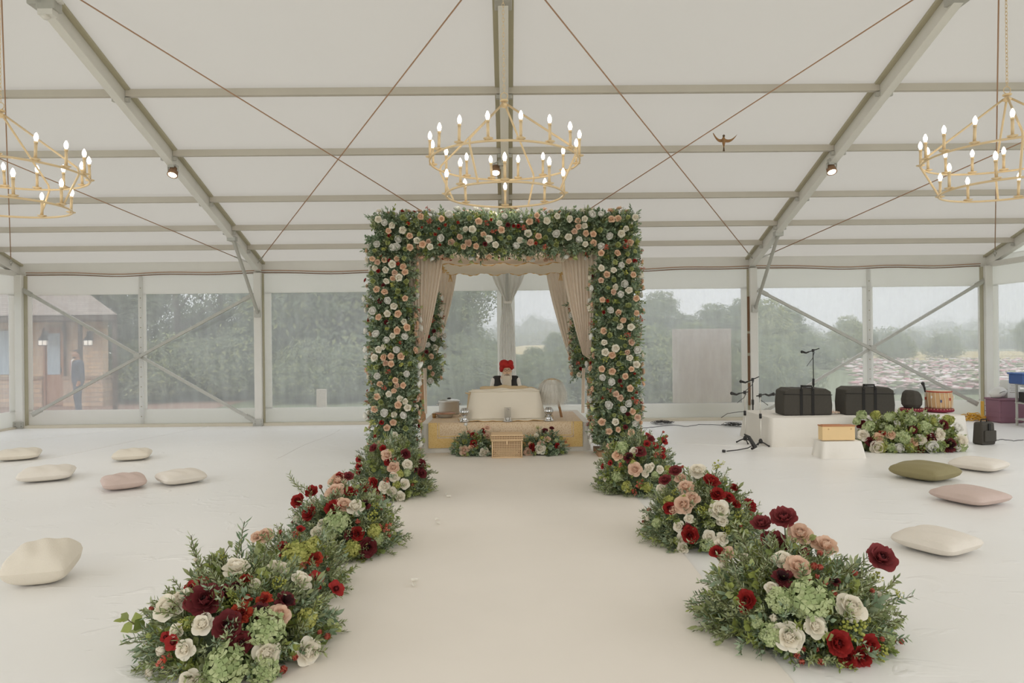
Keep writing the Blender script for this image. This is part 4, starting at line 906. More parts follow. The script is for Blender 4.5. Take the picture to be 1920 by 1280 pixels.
t = thing('throne', 'broad throne draped in a plain ivory cloth with wavy gold-edged hem', 'throne', (-.03, 10.85, ZP))
IVC = mat('ivory_cloth', (236, 226, 208), .85, 0, .03, 3, .1, 20)
o, base = draped_block(.53, .36, .44, .10, .012, IVC, 'cover_cloth', t, waves=9, rad=.08, seed=2, n=14)
BEI = mat('beige_cloth', (212, 188, 150), .8, 0, .05, 5, .2, 20)
draped_block(.56, .33, .40, .03, .008, BEI, 'under_cloth', t, waves=11, rad=.06, loc=(-.02, .06, 0))
m_ = MB(); V = []; N = 140
for i in range(N+1):
    q = 2*PI*i/N; 
for ring_i, (k, dz) in enumerate(((0, .03), (.05, .012), (.10, .006))):
    for (x, y) in base:
        nx, ny = (x/.53)**5, (y/.36)**5; nl = math.hypot(nx, ny) or 1; q = math.atan2(y, x)
        w = .10+k+.022*math.sin(q*19)*(ring_i/2)
        V.append((x+w*nx/nl, y+w*ny/nl, dz+.008+.008*math.sin(q*23)*(ring_i/2)))
nb = len(base); m_.add(V, [(r*nb+i, (r+1)*nb+i, (r+1)*nb+(i+1) % nb, r*nb+(i+1) % nb) for r in range(2) for i in range(nb)]); m_.build('hem', IVC, t, smooth=True, solid=.004)
m_ = MB(); m_.tube([V[2*nb+i] for i in range(nb)]+[V[2*nb]], .005, 5); m_.build('gold_edging', GT, t, smooth=True)
# folded cloths along the top
m_ = MB()
def roll(x0, x1, y, z, r, ph, k=24):
    return [(x0+(x1-x0)*i/k, y+.015*math.sin(i*.9+ph), z+.010*math.sin(i*.55+ph)) for i in range(k+1)], [r*(.35+.65*min(1, min(i, k-i)/3))*(1+.12*math.sin(i*1.1+ph)) for i in range(k+1)]
p, r_ = roll(-.57, .53, -.29, .44, .024, .3); m_.tube(p, r_, 12); p, r_ = roll(-.52, .5, -.22, .45, .03, 2); m_.tube(p, r_, 12); m_.build('folded_cloth', IVC, t, smooth=True)
m_ = MB(); p, r_ = roll(-.40, .36, -.05, .465, .05, 1.2); m_.tube(p, r_, 12); p, r_ = roll(-.62, -.3, -.26, .42, .022, 3, 12); m_.tube(p, r_, 10); p, r_ = roll(.2, .50, -.02, .46, .022, 4, 12); m_.tube(p, r_, 10); m_.build('beige_cushion', BEI, t, smooth=True)

# whisk
t = thing('ceremonial_whisk', 'fluffy white hair whisk with blond crown resting right of the throne', 'whisk', (.71, 10.85, ZP))
HW = mat('white_hair', (253, 249, 242), .8, 0, .05, 30, 0, trans=.3); HB = mat('blond_hair', (228, 196, 148), .7, 0, .1, 30)
m_ = MB(); m_.tube([(.06, .0, .36), (.12, -.02, .15), (.15, -.03, .0)], .019, 8)
m_.build('handle', WOOD, t, smooth=True)
m_ = MB(); m_.ball((0, 0, .47), (.07, .07, .10), 14, 10)
m_.build('hair_core', HW, t, smooth=True)
def hair(n, mt, nm, zt, spread, ln, w0, w1, lo=.65):
    m_ = MB()
    for i in range(n):
        a = random.random()*2*PI; q = random.random()**.45; c_, s_ = math.cos(a), math.sin(a); sp = spread*(.15+.85*q)*random.uniform(.9, 1.12); l = ln*random.uniform(lo, 1.05); ph = random.gauss(0, .012)
        pts = [Vector(x) for x in ((.02*c_, .02*s_, zt), (sp*.42*c_, sp*.4*s_, zt+.012-sp*.06), (sp*.78*c_+ph, sp*.7*s_, zt-l*.22), (sp*.98*c_+ph*1.5, sp*.85*s_, zt-l*.58), (sp*1.08*c_+ph*2.2, sp*.9*s_+ph, zt-l))]
        V = []; w = random.uniform(w0, w1)
        for k, x in enumerate(pts): ww = w*(1-.2*k); V += [x+Vector((-s_*ww, c_*ww, 0)), x+Vector((s_*ww, -c_*ww, 0))]
        m_.add(V, [(2*k, 2*k+1, 2*k+3, 2*k+2) for k in range(4)])
    return m_.build(nm, mt, t, kind='stuff')
hair(4200, HW, 'hair', .60, .235, .41, .0012, .003); hair(900, HB, 'hair_crown', .607, .15, .15, .001, .0026, .4)

# steel pot, plate, cup
POT = mat('brushed_steel', (218, 216, 210), .3, .6, .05, 6)
t = thing('steel_pot', 'large lidded stainless steel pot on the left of the platform', 'pot', (-.98, 11.5, ZP+.004))
m_ = MB(); m_.lathe([(.01, 0), (.165, 0), (.172, .012), (.172, .205), (.182, .212)], n=40); m_.build('body', POT, t, smooth=True)
m_ = MB(); m_.lathe([(.184, .206), (.184, .222), (.15, .236), (.06, .25), (.001, .254)], n=40); m_.build('lid', POT, t, smooth=True)
m_ = MB(); m_.lathe([(.01, .25), (.03, .256), (.034, .268), (.01, .274)], n=16); m_.build('lid_knob', BLACKP, t, smooth=True)
for sx in (-1, 1):
    m_ = MB(); m_.tube([(sx*.17, -.04, .16), (sx*.205, -.035, .165), (sx*.205, .035, .165), (sx*.17, .04, .16)], .008, 6); m_.build('side_handle', POT, t, smooth=True)
t = thing('steel_basin', 'shallow steel basin in front of the lidded pot', 'basin', (-1.0, 10.98, ZP+.004))
m_ = MB(); m_.lathe([(.08, 0), (.11, .002), (.125, .02), (.15, .058), (.16, .066), (.16, .072), (.148, .066), (.12, .024), (.02, .012)], n=36); m_.build('bowl', POT, t, smooth=True)
m_ = MB(); m_.lathe([(.161, .062), (.166, .066), (.161, .073)], n=36); m_.build('rim', mat('copper_rim', (190, 140, 110), .3, .8), t, smooth=True)
t = thing('brass_cup', 'tiny brown cup at the left end of the platform', 'cup', (-1.17, 10.9, ZP+.004))
m_ = MB(); m_.lathe([(.022, 0), (.028, .003), (.032, .07), (.03, .07), (.026, .01), (.005, .008)], n=18); m_.build('cup', mat('brown_brass', (150, 112, 64), .4, .5), t, smooth=True)
m_ = MB(); m_.tube([(.03, 0, .055), (.05, 0, .05), (.05, 0, .025), (.03, 0, .018)], .004, 5); m_.build('handle', mat('brown_brass', (0, 0, 0)), t, smooth=True)
def lotus(x, y, lb):
    t = thing('silver_ornament', lb, 'ornament', (x, y, ZP+.012))
    m_ = MB(); m_.lathe([(.075, 0), (.075, .006), (.06, .016), (.048, .045), (.05, .05), (.02, .058), (.014, .075), (.03, .085)], n=24); m_.build('base', SILVER, t, smooth=True)
    for k in range(9):
        a = 2*PI*k/9; m_ = MB(); V = []
        for j in range(7):
            s = j/6; w = .024*math.sin(PI*(.08+.84*s)); r = .02+.052*math.sin(PI*(.1+.78*s)); z = .085+.115*s
            for i in range(3): q = (i-1); V.append(((r-.006*q*q), q*w, z))
        c, s_ = math.cos(a), math.sin(a); V = np.array(V) @ np.array([[c, s_, 0], [-s_, c, 0], [0, 0, 1]])
        m_.add(V, [(j*3+i, j*3+i+1, j*3+i+4, j*3+i+3) for j in range(6) for i in range(2)]); m_.build('petal', SILVER, t, smooth=True, solid=.003)
    m_ = MB(); m_.ball((0, 0, .125), (.028, .028, .045), 12, 8); m_.build('bud', SILVER, t, smooth=True)
lotus(W_(871, 790, 10.3).x, 10.3, 'silver lotus ornament at the left front corner of the throne')
lotus(W_(1029, 790, 10.3).x, 10.3, 'silver lotus ornament at the right front corner of the throne')
t = thing('glass_ornament', 'clear glass ornament on a silver foot at the front middle of the throne', 'ornament', (W_(952, 790, 10.28).x, 10.28, ZP+.012))
m_ = MB(); m_.lathe([(.075, 0), (.075, .006), (.062, .012), (.05, .055), (.046, .06)], n=24); m_.build('base', SILVER, t, smooth=True)
GLS = bpy.data.materials.new('clear_glass'); GLS.use_nodes = True; _b2 = GLS.node_tree.nodes['Principled BSDF']; _b2.inputs['Transmission Weight'].default_value = 1; _b2.inputs['Roughness'].default_value = .03; _b2.inputs['IOR'].default_value = 1.2
m_ = MB(); m_.box((0, 0, .135), (.1, .02, .15)); m_.build('glass_block', GLS, t, bevel=.004)
m_ = MB()
for (x, z, w) in ((.0, .185, .035), (.018, .178, .02), (-.012, .16, .01), (.016, .158, .012), (0, .14, .008)): m_.box((x, -.0115, z), (w, .002, .005))
m_.build('etched_mark', mat('etched_grey', (130, 126, 120), .6), t)

# woven cane box
CANE = mat('cane', (220, 190, 150), .6, 0, .12, 60); CANEB = mat('cane_dark', (124, 92, 60), .8)
t = thing('cane_box', 'woven cane donation box with lid standing in front of the platform', 'box', (W_(951, 860, 9.72).x, 9.72, 0), 0)
bw, bd, bh = .21, .13, .25
m_ = MB(); m_.box((0, 0, bh/2+.008), (2*bw-.03, 2*bd-.03, bh-.016)); m_.build('inner_box', CANEB, t)
def weave(nm, w, z0, z1, off, diag):
    m_ = MB()
    for side in range(4):
        hw = w[0] if side % 2 == 0 else w[1]; dp = w[1] if side % 2 == 0 else w[0]; a = side*PI/2; R = np.array(rotz(a))
        n = int(2*hw/.023)
        for i in range(n+1):
            x = -hw+2*hw*i/n; m_.box(np.array((x, -dp-off, (z0+z1)/2)) @ R.T, (.0085, .004, z1-z0), rotz(a))
        nz_ = int((z1-z0)/.023)
        for j in range(nz_+1):
            z = z0+(z1-z0)*j/nz_; m_.box(np.array((0, -dp-off-.003, z)) @ R.T, (2*hw, .004, .0075), rotz(a))
        if diag:
            h = (z1-z0)*.5; 
            for i in range(-3, n+3):
                for sg in (-1, 1):
                    x0 = -hw+2*hw*i/n; x1 = x0+sg*h; a0, a1 = x0, x1; zz0, zz1 = z0, z0+h
                    if max(a0, a1) > hw or min(a0, a1) < -hw: continue
                    m_.bar(np.array((x0, -dp-off-.006, zz0)) @ R.T, np.array((x1, -dp-off-.006, zz1)) @ R.T, .003, .004)
    return m_.build(nm, CANE, t)
weave('woven_panel', (bw-.012, bd-.012), .02, bh-.01, .0, True)
m_ = MB()
for sx in (-1, 1):
    for sy in (-1, 1): m_.tube([(sx*(bw-.004), sy*(bd-.004), 0), (sx*(bw-.004), sy*(bd-.004), bh)], .011, 8)
for z in (.012, bh-.004):
    m_.tube([(-bw, -bd, z), (bw, -bd, z), (bw, bd, z), (-bw, bd, z), (-bw, -bd, z)], .012, 8)
m_.build('cane_rim', CANE, t, smooth=True)
t2 = MB(); t2.box((0, 0, bh+.045), (2*bw+.02, 2*bd+.02, .06)); lid = t2.build('lid', CANEB, t)
weave('lid_weave', (bw+.012, bd+.012), bh+.012, bh+.07, .0, False)
m_ = MB()
for i in range(26): x = -bw+2*bw*i/25; m_.box((x, 0, bh+.078), (.009, 2*bd+.02, .004))
for i in range(16): y = -bd+2*bd*i/15; m_.box((0, y, bh+.082), (2*bw+.02, .009, .004))
for z in (bh+.012, bh+.076): m_.tube([(-bw-.012, -bd-.012, z), (bw+.012, -bd-.012, z), (bw+.012, bd+.012, z), (-bw-.012, bd+.012, z), (-bw-.012, -bd-.012, z)], .008, 8)
m_.build('lid_top', CANE, t)
m_ = MB(); m_.box((0, -bd-.022, bh-.02), (.02, .008, .06)); m_.build('latch', CANE, t, bevel=.003)

K2 = lambda x, y, r: (740+.21875*x, 640+.21875*y, r*.21875)
BL_ = [(790, 745, 27, 'blush'), (595, 935, 40, 'blush'), (600, 970, 30, 'blush'), (660, 912, 28, 'peach'), (785, 815, 28, 'blush'), (765, 962, 42, 'cream'), (615, 722, 24, 'white'), (680, 812, 32, 'red'), (680, 878, 34, 'red'), (755, 785, 22, 'poppy'), (755, 760, 16, 'poppy'), (600, 860, 22, 'berry'), (720, 820, 24, 'berry'), (640, 780, 20, 'spray'), (700, 905, 18, 'lime'), (815, 900, 24, 'tulip'), (540, 880, 18, 'berry')]
BR_ = [(1290, 775, 30, 'burg'), (1345, 752, 22, 'burg'), (1178, 895, 26, 'red'), (1200, 932, 28, 'red'), (1180, 915, 22, 'dark'), (1390, 895, 26, 'red'), (1305, 840, 28, 'peach'), (1255, 882, 30, 'blush'), (1250, 922, 44, 'cream'), (1150, 955, 38, 'blush'), (1215, 812, 22, 'cream'), (1462, 858, 20, 'spray'), (1485, 890, 16, 'spray'), (1165, 880, 20, 'peach'), (1330, 800, 18, 'spray'), (1265, 830, 20, 'lime'), (1420, 830, 20, 'berry'), (1230, 745, 18, 'yspray'), (1290, 950, 20, 'lime'), (1385, 850, 20, 'hyd')]
mx_ = (('euc', 'A', .45), ('ruscus', 'A', .25), ('fern', 'A', .1), ('euc', 'C', .12), ('fern', 'B', .08))
arrangement('floral_arrangement', 'low flower arrangement against the platform, left of the cane box', 'flower arrangement', (W_(888, 850, 9.9).x, 9.93, 0), (.30, .16, .30), BL_, 110, mx_, (.10, .16), K2)
arrangement('floral_arrangement', 'low flower arrangement against the platform, right of the cane box', 'flower arrangement', (W_(1020, 850, 9.9).x, 9.93, 0), (.31, .16, .30), BR_, 110, mx_, (.10, .16), K2)

# ------------------------------------------------------------------ people
def caps(m_, p0, p1, ra, rb, n=14):
    p0 = Vector(p0); p1 = Vector(p1); d = (p1-p0).normalized(); pts = []; rs = []
    for k in range(5): a = PI/2*k/4; pts.append(p0-d*ra*math.cos(a)); rs.append(max(.0008, ra*math.sin(a)))
    for k in range(1, 5): a = PI/2*k/4; pts.append(p1+d*rb*math.sin(a)); rs.append(max(.0008, rb*math.cos(a)))
    m_.tube(pts, rs, n)
def blob(name, parts, mt, parent, vox=.012, sm=6):
    m_ = MB()
    for p in parts:
        if p[0] == 'c': caps(m_, *p[1:])
        elif p[0] == 'e': m_.ball(p[1], p[2], 20, 14, 0, p[3] if len(p) > 3 else None)
        elif p[0] == 'b': m_.box(p[1], p[2], p[3] if len(p) > 3 else None)
    o = m_.build(name, mt, parent, smooth=True)
    q = o.modifiers.new('remesh', 'REMESH'); q.mode = 'VOXEL'; q.voxel_size = vox; q.use_smooth_shade = True
    if sm: q = o.modifiers.new('smooth', 'SMOOTH'); q.iterations = sm; q.factor = .5
    return o
def hand(c, d, side, up_, sc=1.0):
    """palm, four fingers of unequal length and a thumb leaving the side of the palm"""
    c = Vector(c); d = Vector(d).normalized(); u = Vector(up_).normalized(); s = d.cross(u).normalized()*side; P = []
    P.append(('c', c, c+d*.075*sc, .026*sc, .030*sc)); P.append(('c', c+s*.015, c+d*.07*sc+s*.024*sc, .022*sc, .02*sc)); P.append(('c', c-s*.015, c+d*.07*sc-s*.024*sc, .022*sc, .02*sc))
    for k, (o, L) in enumerate(((.032, .07), (.011, .08), (-.011, .075), (-.032, .058))):
        b = c+d*.082*sc+s*o*sc; m1 = b+(d*.85-u*.5).normalized()*L*.5*sc; m2 = m1+(d*.45-u*.9).normalized()*L*.5*sc
        P += [('c', b, m1, .0105*sc, .0095*sc), ('c', m1, m2, .0095*sc, .008*sc)]
    b = c+d*.02*sc+s*.035*sc; m1 = b+(d*.7+s*.7).normalized()*.04*sc; P += [('c', b, m1, .014*sc, .011*sc), ('c', m1, m1+(d*.9-u*.3).normalized()*.035*sc, .011*sc, .009*sc)]
    return P
SKIN = mat('skin_tan', (218, 180, 148), .6, 0, .04, 10)
VEST = mat('charcoal_vest', (52, 50, 48), .85, 0, .1, 30); SHIRT = mat('white_shirt', (232, 228, 220), .85); BEARD = mat('white_beard', (228, 216, 196), .95, 0, .1, 60, .6, 90)
TURB = mat('red_turban', (178, 34, 28), .8, 0, .08, 14); DARK = mat('dark_detail', (40, 34, 32), .5); EYEW = mat('eye_white', (225, 220, 212), .4)
SX, SY = W_(948, 700, 11.8).x, 11.8
t = thing('person', 'seated man in red turban, white shirt and dark waistcoat behind the throne', 'person', (SX, SY, ZP))
hx, hy, hz = .02, -.12, .71       # head centre
body = [('e', (hx, hy, hz), (.075, .092, .11)), ('e', (hx, hy-.045, hz-.05), (.055, .05, .06)), ('c', (0, -.03, .58), (hx, hy+.02, hz-.03), .06, .055),
        ('e', (hx+.005, hy-.098, hz-.015), (.014, .02, .028)), ('e', (hx+.005, hy-.112, hz-.03), (.016, .012, .011)), ('e', (hx-.078, hy, hz-.01), (.012, .02, .03)), ('e', (hx+.078, hy, hz-.01), (.012, .02, .03)),
        ('c', (0, .0, .1), (0, 0, .35), .15, .15), ('c', (0, 0, .35), (0, -.02, .54), .15, .11), ('c', (-.17, 0, .55), (.17, 0, .55), .06, .06),
        ('c', (-.19, 0, .54), (-.24, -.1, .33), .052, .042), ('c', (-.24, -.1, .33), (-.17, -.33, .27), .04, .028), ('c', (.19, 0, .54), (.24, -.1, .33), .052, .042), ('c', (.24, -.1, .33), (.17, -.33, .27), .04, .028),
        ('c', (-.1, 0, .09), (-.36, -.22, .09), .09, .06), ('c', (-.36, -.22, .08), (-.02, -.34, .06), .055, .04), ('c', (.1, 0, .09), (.36, -.22, .09), .09, .06), ('c', (.36, -.22, .08), (.02, -.28, .06), .055, .04),
        ('c', (-.02, -.34, .05), (.12, -.36, .04), .036, .028), ('c', (.02, -.28, .05), (-.12, -.28, .04), .036, .028)]
body += hand((-.17, -.35, .265), (.25, -1, -.1), 1, (0, 0, 1)) + hand((.17, -.35, .265), (-.25, -1, -.1), -1, (0, 0, 1))
blob('body', body, SKIN, t, .0075, 3)
blob('shirt', [('c', (0, 0, .1), (0, 0, .35), .165, .162), ('c', (0, 0, .35), (0, -.02, .53), .162, .115), ('c', (-.175, 0, .545), (.175, 0, .545), .066, .066), ('c', (-.195, 0, .54), (-.25, -.1, .33), .062, .052), ('c', (-.25, -.1, .33), (-.185, -.30, .275), .05, .038),
               ('c', (.195, 0, .54), (.25, -.1, .33), .062, .052), ('c', (.25, -.1, .33), (.185, -.30, .275), .05, .038), ('c', (0, -.01, .55), (.005, -.035, .61), .07, .064)], SHIRT, t, .012, 4)
blob('trousers', [('c', (-.1, 0, .10), (-.36, -.22, .095), .105, .072), ('c', (-.36, -.22, .09), (-.06, -.33, .07), .066, .05), ('c', (.1, 0, .10), (.36, -.22, .095), .105, .072), ('c', (.36, -.22, .09), (.06, -.28, .07), .066, .05), ('c', (-.08, .03, .11), (.08, .03, .11), .11, .11)], SHIRT, t, .014, 4)
for sx in (-1, 1):
    blob('waistcoat_front', [('c', (sx*.115, -.045, .2), (sx*.115, -.045, .42), .115, .115), ('c', (sx*.115, -.045, .42), (sx*.135, -.02, .545), .105, .072), ('c', (sx*.105, -.0, .56), (sx*.17, .0, .565), .066, .062)], VEST, t, .012, 4)
blob('waistcoat_back', [('c', (0, .05, .2), (0, .05, .42), .145, .145), ('c', (-.13, .04, .5), (.13, .04, .5), .09, .09)], VEST, t, .014, 4)
blob('beard', [('e', (hx, hy-.052, hz-.105), (.078, .052, .05)), ('c', (hx, hy-.07, hz-.125), (hx+.005, hy-.085, hz-.27), .080, .078), ('c', (hx-.062, hy-.02, hz-.04), (hx-.05, hy-.06, hz-.12), .025, .045), ('c', (hx+.062, hy-.02, hz-.04), (hx+.05, hy-.06, hz-.12), .025, .045), ('c', (hx+.005, hy-.10, hz-.28), (hx+.005, hy-.11, hz-.34), .07, .045)], BEARD, t, .009, 3)
m_ = MB()
for sx in (-1, 1): m_.tube([(hx+.005+sx*.003, hy-.126, hz-.055), (hx+.005+sx*.028, hy-.128, hz-.06), (hx+.005+sx*.05, hy-.115, hz-.075)], [.008, .009, .003], 6)
m_.build('moustache', mat('grey_moustache', (176, 164, 148), .9), t, smooth=True)
m_ = MB(); m_.tube([(hx-.018, hy-.128, hz-.068), (hx+.028, hy-.128, hz-.068)], .0045, 6); m_.build('mouth', mat('lip', (150, 96, 82), .6), t)
# turban: crossed wraps over a rounded form, peaked front, lobe on the right
Rt = Matrix.Rotation(D(14), 3, 'Y')
tb = [('e', (hx-.005, hy+.03, hz+.095), (.115, .13, .080)), ('e', (hx-.045, hy+.005, hz+.115), (.085, .115, .078)), ('e', (hx+.062, hy-.005, hz+.125), (.055, .095, .062)), ('e', (hx-.082, hy+.0, hz+.045), (.040, .085, .07), Rt), ('e', (hx+.085, hy+.01, hz+.06), (.033, .075, .05))]
blob('turban', tb, TURB, t, .008, 2)
m_ = MB()
for sx in (-1, 1):
    for k in range(4):
        pts = []
        for i in range(15):
            s = .12+.88*i/14; x = hx+sx*(.003+.118*math.sin(s*PI/2))*(1-.02*k); z = hz+.045+.026*k+(.055-.062*s-.03*k*s*.4)*(1 if k else .9); y = hy-.118*math.cos(s*PI/2*.95)+.015-.004*k+.02
            pts.append((x, y-.012+.006*k, z))
        m_.tube(pts, [.004]+[.0085]*13+[.004], 6)
m_.build('turban_fold', TURB, t, smooth=True)
m_ = MB()
for sx in (-1, 1): m_.ring((0, 0, 0), .021, .0018, 20, 5); V = m_.V[-1]; m_.V[-1] = np.stack([V[:, 0]+hx+.005+sx*.028, -V[:, 2]+hy-.110, V[:, 1]*.8+hz+.008], 1)
m_.tube([(hx-.003, hy-.112, hz+.01), (hx+.013, hy-.112, hz+.01)], .0018, 5)
for sx in (-1, 1): m_.tube([(hx+.005+sx*.049, hy-.108, hz+.01), (hx+sx*.08, hy-.02, hz+.008)], .0016, 5)
m_.build('glasses', DARK, t)
for sx in (-1, 1):
    m_ = MB(); m_.ball((hx+.005+sx*.028, hy-.083, hz+.004), (.012, .008, .0035), 10, 6); e = m_.build('eye', EYEW, t, smooth=True)
    m_ = MB(); m_.ball((hx+.005+sx*.028, hy-.0905, hz+.003), (.005, .002, .0022), 8, 5); m_.build('iris', DARK, e, smooth=True)
    m_ = MB(); m_.tube([(hx+.005+sx*.010, hy-.094, hz+.03), (hx+.005+sx*.03, hy-.094, hz+.036), (hx+.005+sx*.048, hy-.08, hz+.028)], .005, 5); m_.build('eyebrow', mat('grey_brow', (170, 160, 148), .9), t, smooth=True)
# ------------------------------------------------------------------ music stage on the right
SCX, SCY = 5.50, 10.95
t = thing('music_stage', 'low stage covered in white cloth carrying the two black cases', 'platform', (SCX, SCY, 0))
draped_block(1.50, .60, .44, .06, .02, WHITECL, 'cloth_cover', t, waves=15, seed=1)
m_ = MB(); m_.box((0, 0, .2), (2.8, 1.05, .4)); m_.build('platform_base', WOOD, t)
DARKC = mat('case_trim', (34, 32, 30), .8)
def case(px, Y, w, h, d, lb, tilt=0):
    x = W_(px, 780, Y).x
    t = thing('instrument_case', lb, 'case', (x, Y, .446), tilt)
    m_ = MB(); 
    prof = [(-w/2, 0), (w/2, 0), (w/2+.01, h*.35), (w/2-.01, h*.86), (w/2-.09, h*.97), (-w/2+.09, h), (-w/2+.01, h*.9), (-w/2-.01, h*.4)]
    V = [(a, -d/2, b) for a, b in prof]+[(a, d/2, b) for a, b in prof]; n = len(prof)
    m_.add(V, [tuple(range(n)), tuple(range(n, 2*n))[::-1]]+[(i, i+n, (i+1) % n+n, (i+1) % n) for i in range(n)]); m_.build('body', BLACK, t, bevel=.015)
    for sx in (-.14, .1):
        m_ = MB(); m_.span((sx*w-.022, -d/2-.006, 0), (sx*w+.022, -d/2-.001, h*.97)); m_.span((sx*w-.022, -d/2, h*.985), (sx*w+.022, d/2, h*.992)); m_.build('strap', DARKC, t)
    m_ = MB(); m_.tube([(-.14*w, -d/2-.01, h*.9), (-.13*w, -d/2+.02, h+.035), (.09*w, -d/2+.02, h+.03), (.1*w, -d/2-.01, h*.9)], .014, 8); m_.box((-.02*w, -d/2+.02, h+.03), (.15, .06, .025)); m_.build('handle', DARKC, t)
    m_ = MB(); m_.tube([(-w/2-.012, -d/2-.003, h*.78), (w/2+.002, -d/2-.003, h*.74)], .006, 5); m_.build('zip', DARKC, t)
    return t
case(1506, 10.77, .75, .42, .36, 'black soft case with two straps, left one on the music stage')
case(1621, 10.74, .76, .43, .36, 'black soft case, right one on the music stage, behind the green flowers')
# tabla drums
MAR = mat('maroon_ring', (130, 40, 60), .9, 0, .3, 60); TAN = mat('tan_drum', (206, 168, 124), .7, 0, .1, 10); CREAM = mat('cream_skin', (228, 214, 190), .8)
def ringc(parent, r):
    m_ = MB(); m_.ring((0, 0, .03), r, .03, 40, 10); m_.build('cushion_ring', MAR, parent, smooth=True)
    m_ = MB()
    for k in range(28): a = 2*PI*k/28; m_.box((math.cos(a)*(r+.02), math.sin(a)*(r+.02), .045), (.012, .012, .02), rotz(a))
    m_.build('gold_tufts', TAN, parent)
t = thing('covered_drum', 'small drum under an angular black cover on a maroon ring cushion', 'drum', (W_(1710, 775, 10.95).x, 10.95, .446))
ringc(t, .15)
m_ = MB(); m_.lathe([(.11, .05), (.155, .12), (.16, .2), (.14, .29), (.1, .335), (.02, .345)], n=7); V = m_.V[0]; V[:, 2] += V[:, 0]*-.12*(V[:, 2] > .28); m_.build('cover', BLACK, t, bevel=.02)
t = thing('barrel_drum', 'tan laced barrel drum on a maroon ring cushion', 'drum', (W_(1761, 775, 10.9).x, 10.9, .446))
ringc(t, .18)
m_ = MB(); m_.lathe([(.165, .05), (.178, .1), (.184, .18), (.178, .28), (.168, .32)], n=28); m_.build('shell', TAN, t, smooth=True)
m_ = MB(); m_.lathe([(.17, .3), (.176, .318), (.17, .334), (.05, .338), (.005, .338)], n=28); m_.build('drum_head', CREAM, t, smooth=True)
m_ = MB(); m_.ring((0, 0, .322), .172, .012, 32, 8); m_.build('hoop', mat('red_hoop', (176, 76, 52), .7), t, smooth=True)
for k in range(18):
    a = 2*PI*k/18; m_ = MB(); m_.tube([(math.cos(a)*.176, math.sin(a)*.176, .32), (math.cos(a+.05)*.188, math.sin(a+.05)*.188, .2), (math.cos(a+.1)*.184, math.sin(a+.1)*.184, .07)], .0045, 5); m_.build('lace', CREAM, t)
for k in range(9):
    a = 2*PI*k/9+.1; m_ = MB(); m_.tube([(math.cos(a)*.196, math.sin(a)*.196, .16+.03*(k % 3)), (math.cos(a)*.196, math.sin(a)*.196, .2+.03*(k % 3))], .012, 8); m_.build('peg', mat(['blue_peg', 'red_peg', 'white_peg'][k % 3], [(64, 84, 130), (180, 70, 50), (225, 220, 210)][k % 3], .6), t)
t = thing('microphone', 'small dark microphone on a short white stand between the two drums', 'microphone', (W_(1735, 775, 11.1).x, 11.1, .446))
m_ = MB(); m_.lathe([(.06, 0), (.06, .01), (.012, .02)], n=18); m_.tube([(0, 0, .01), (0, 0, .32)], .01, 8); m_.build('stand', mat('white_plastic', (225, 222, 216), .5), t)
m_ = MB(); m_.tube([(0, 0, .30), (-.02, -.02, .36), (-.05, -.03, .43)], [.012, .016, .02], 8); m_.ball((-.055, -.03, .44), .028, 12, 8); m_.build('microphone_head', BLACKP, t, smooth=True)
t = thing('crumpled_scarf', 'small orange and white crumpled cloth between the black cases', 'cloth', (W_(1563, 777, 10.72).x, 10.72, .446))
m_ = MB(); m_.sheet(lambda u, v: ((u-.5)*.16, (v-.5)*.1, .012+.03*abs(math.sin(u*9+v*3)*math.cos(v*7))), 16, 12); m_.build('cloth', brocade('scarf_pattern', (206, 110, 74), (236, 216, 196), 30), t, smooth=True, solid=.004)

# wooden box on a cloth covered stool
x = W_(1566, 830, 9.4).x
t = thing('covered_stool', 'small white cloth covered stool in front of the music stage', 'stool', (x+.04, 9.42, 0))
draped_block(.27, .15, .235, .035, .02, WHITECL, 'cloth_cover', t, waves=7, rad=.04, n=8, seed=3)
m_ = MB(); m_.span((-.22, -.12, 0), (.22, .12, .2)); m_.build('stool_base', WOOD, t)
t = thing('harmonium', 'light wooden instrument box on the cloth covered stool', 'instrument', (x, 9.36, .242))
HWOOD = mat('pale_wood', (234, 202, 150), .5, 0, .06, 6)
m_ = MB(); m_.span((-.225, -.065, 0), (.225, .065, .19)); m_.build('case', HWOOD, t, bevel=.006)
m_ = MB(); m_.span((-.23, -.07, .19), (.23, .07, .205)); m_.span((-.2, -.03, .205), (.06, .04, .212)); m_.build('top_board', mat('red_wood', (188, 130, 88), .5, 0, .1, 9), t)
for sx in (-.14, .17):
    m_ = MB(); m_.tube([(sx, -.074, .155), (sx, -.062, .155)], .009, 10); m_.build('knob', TAN, t)
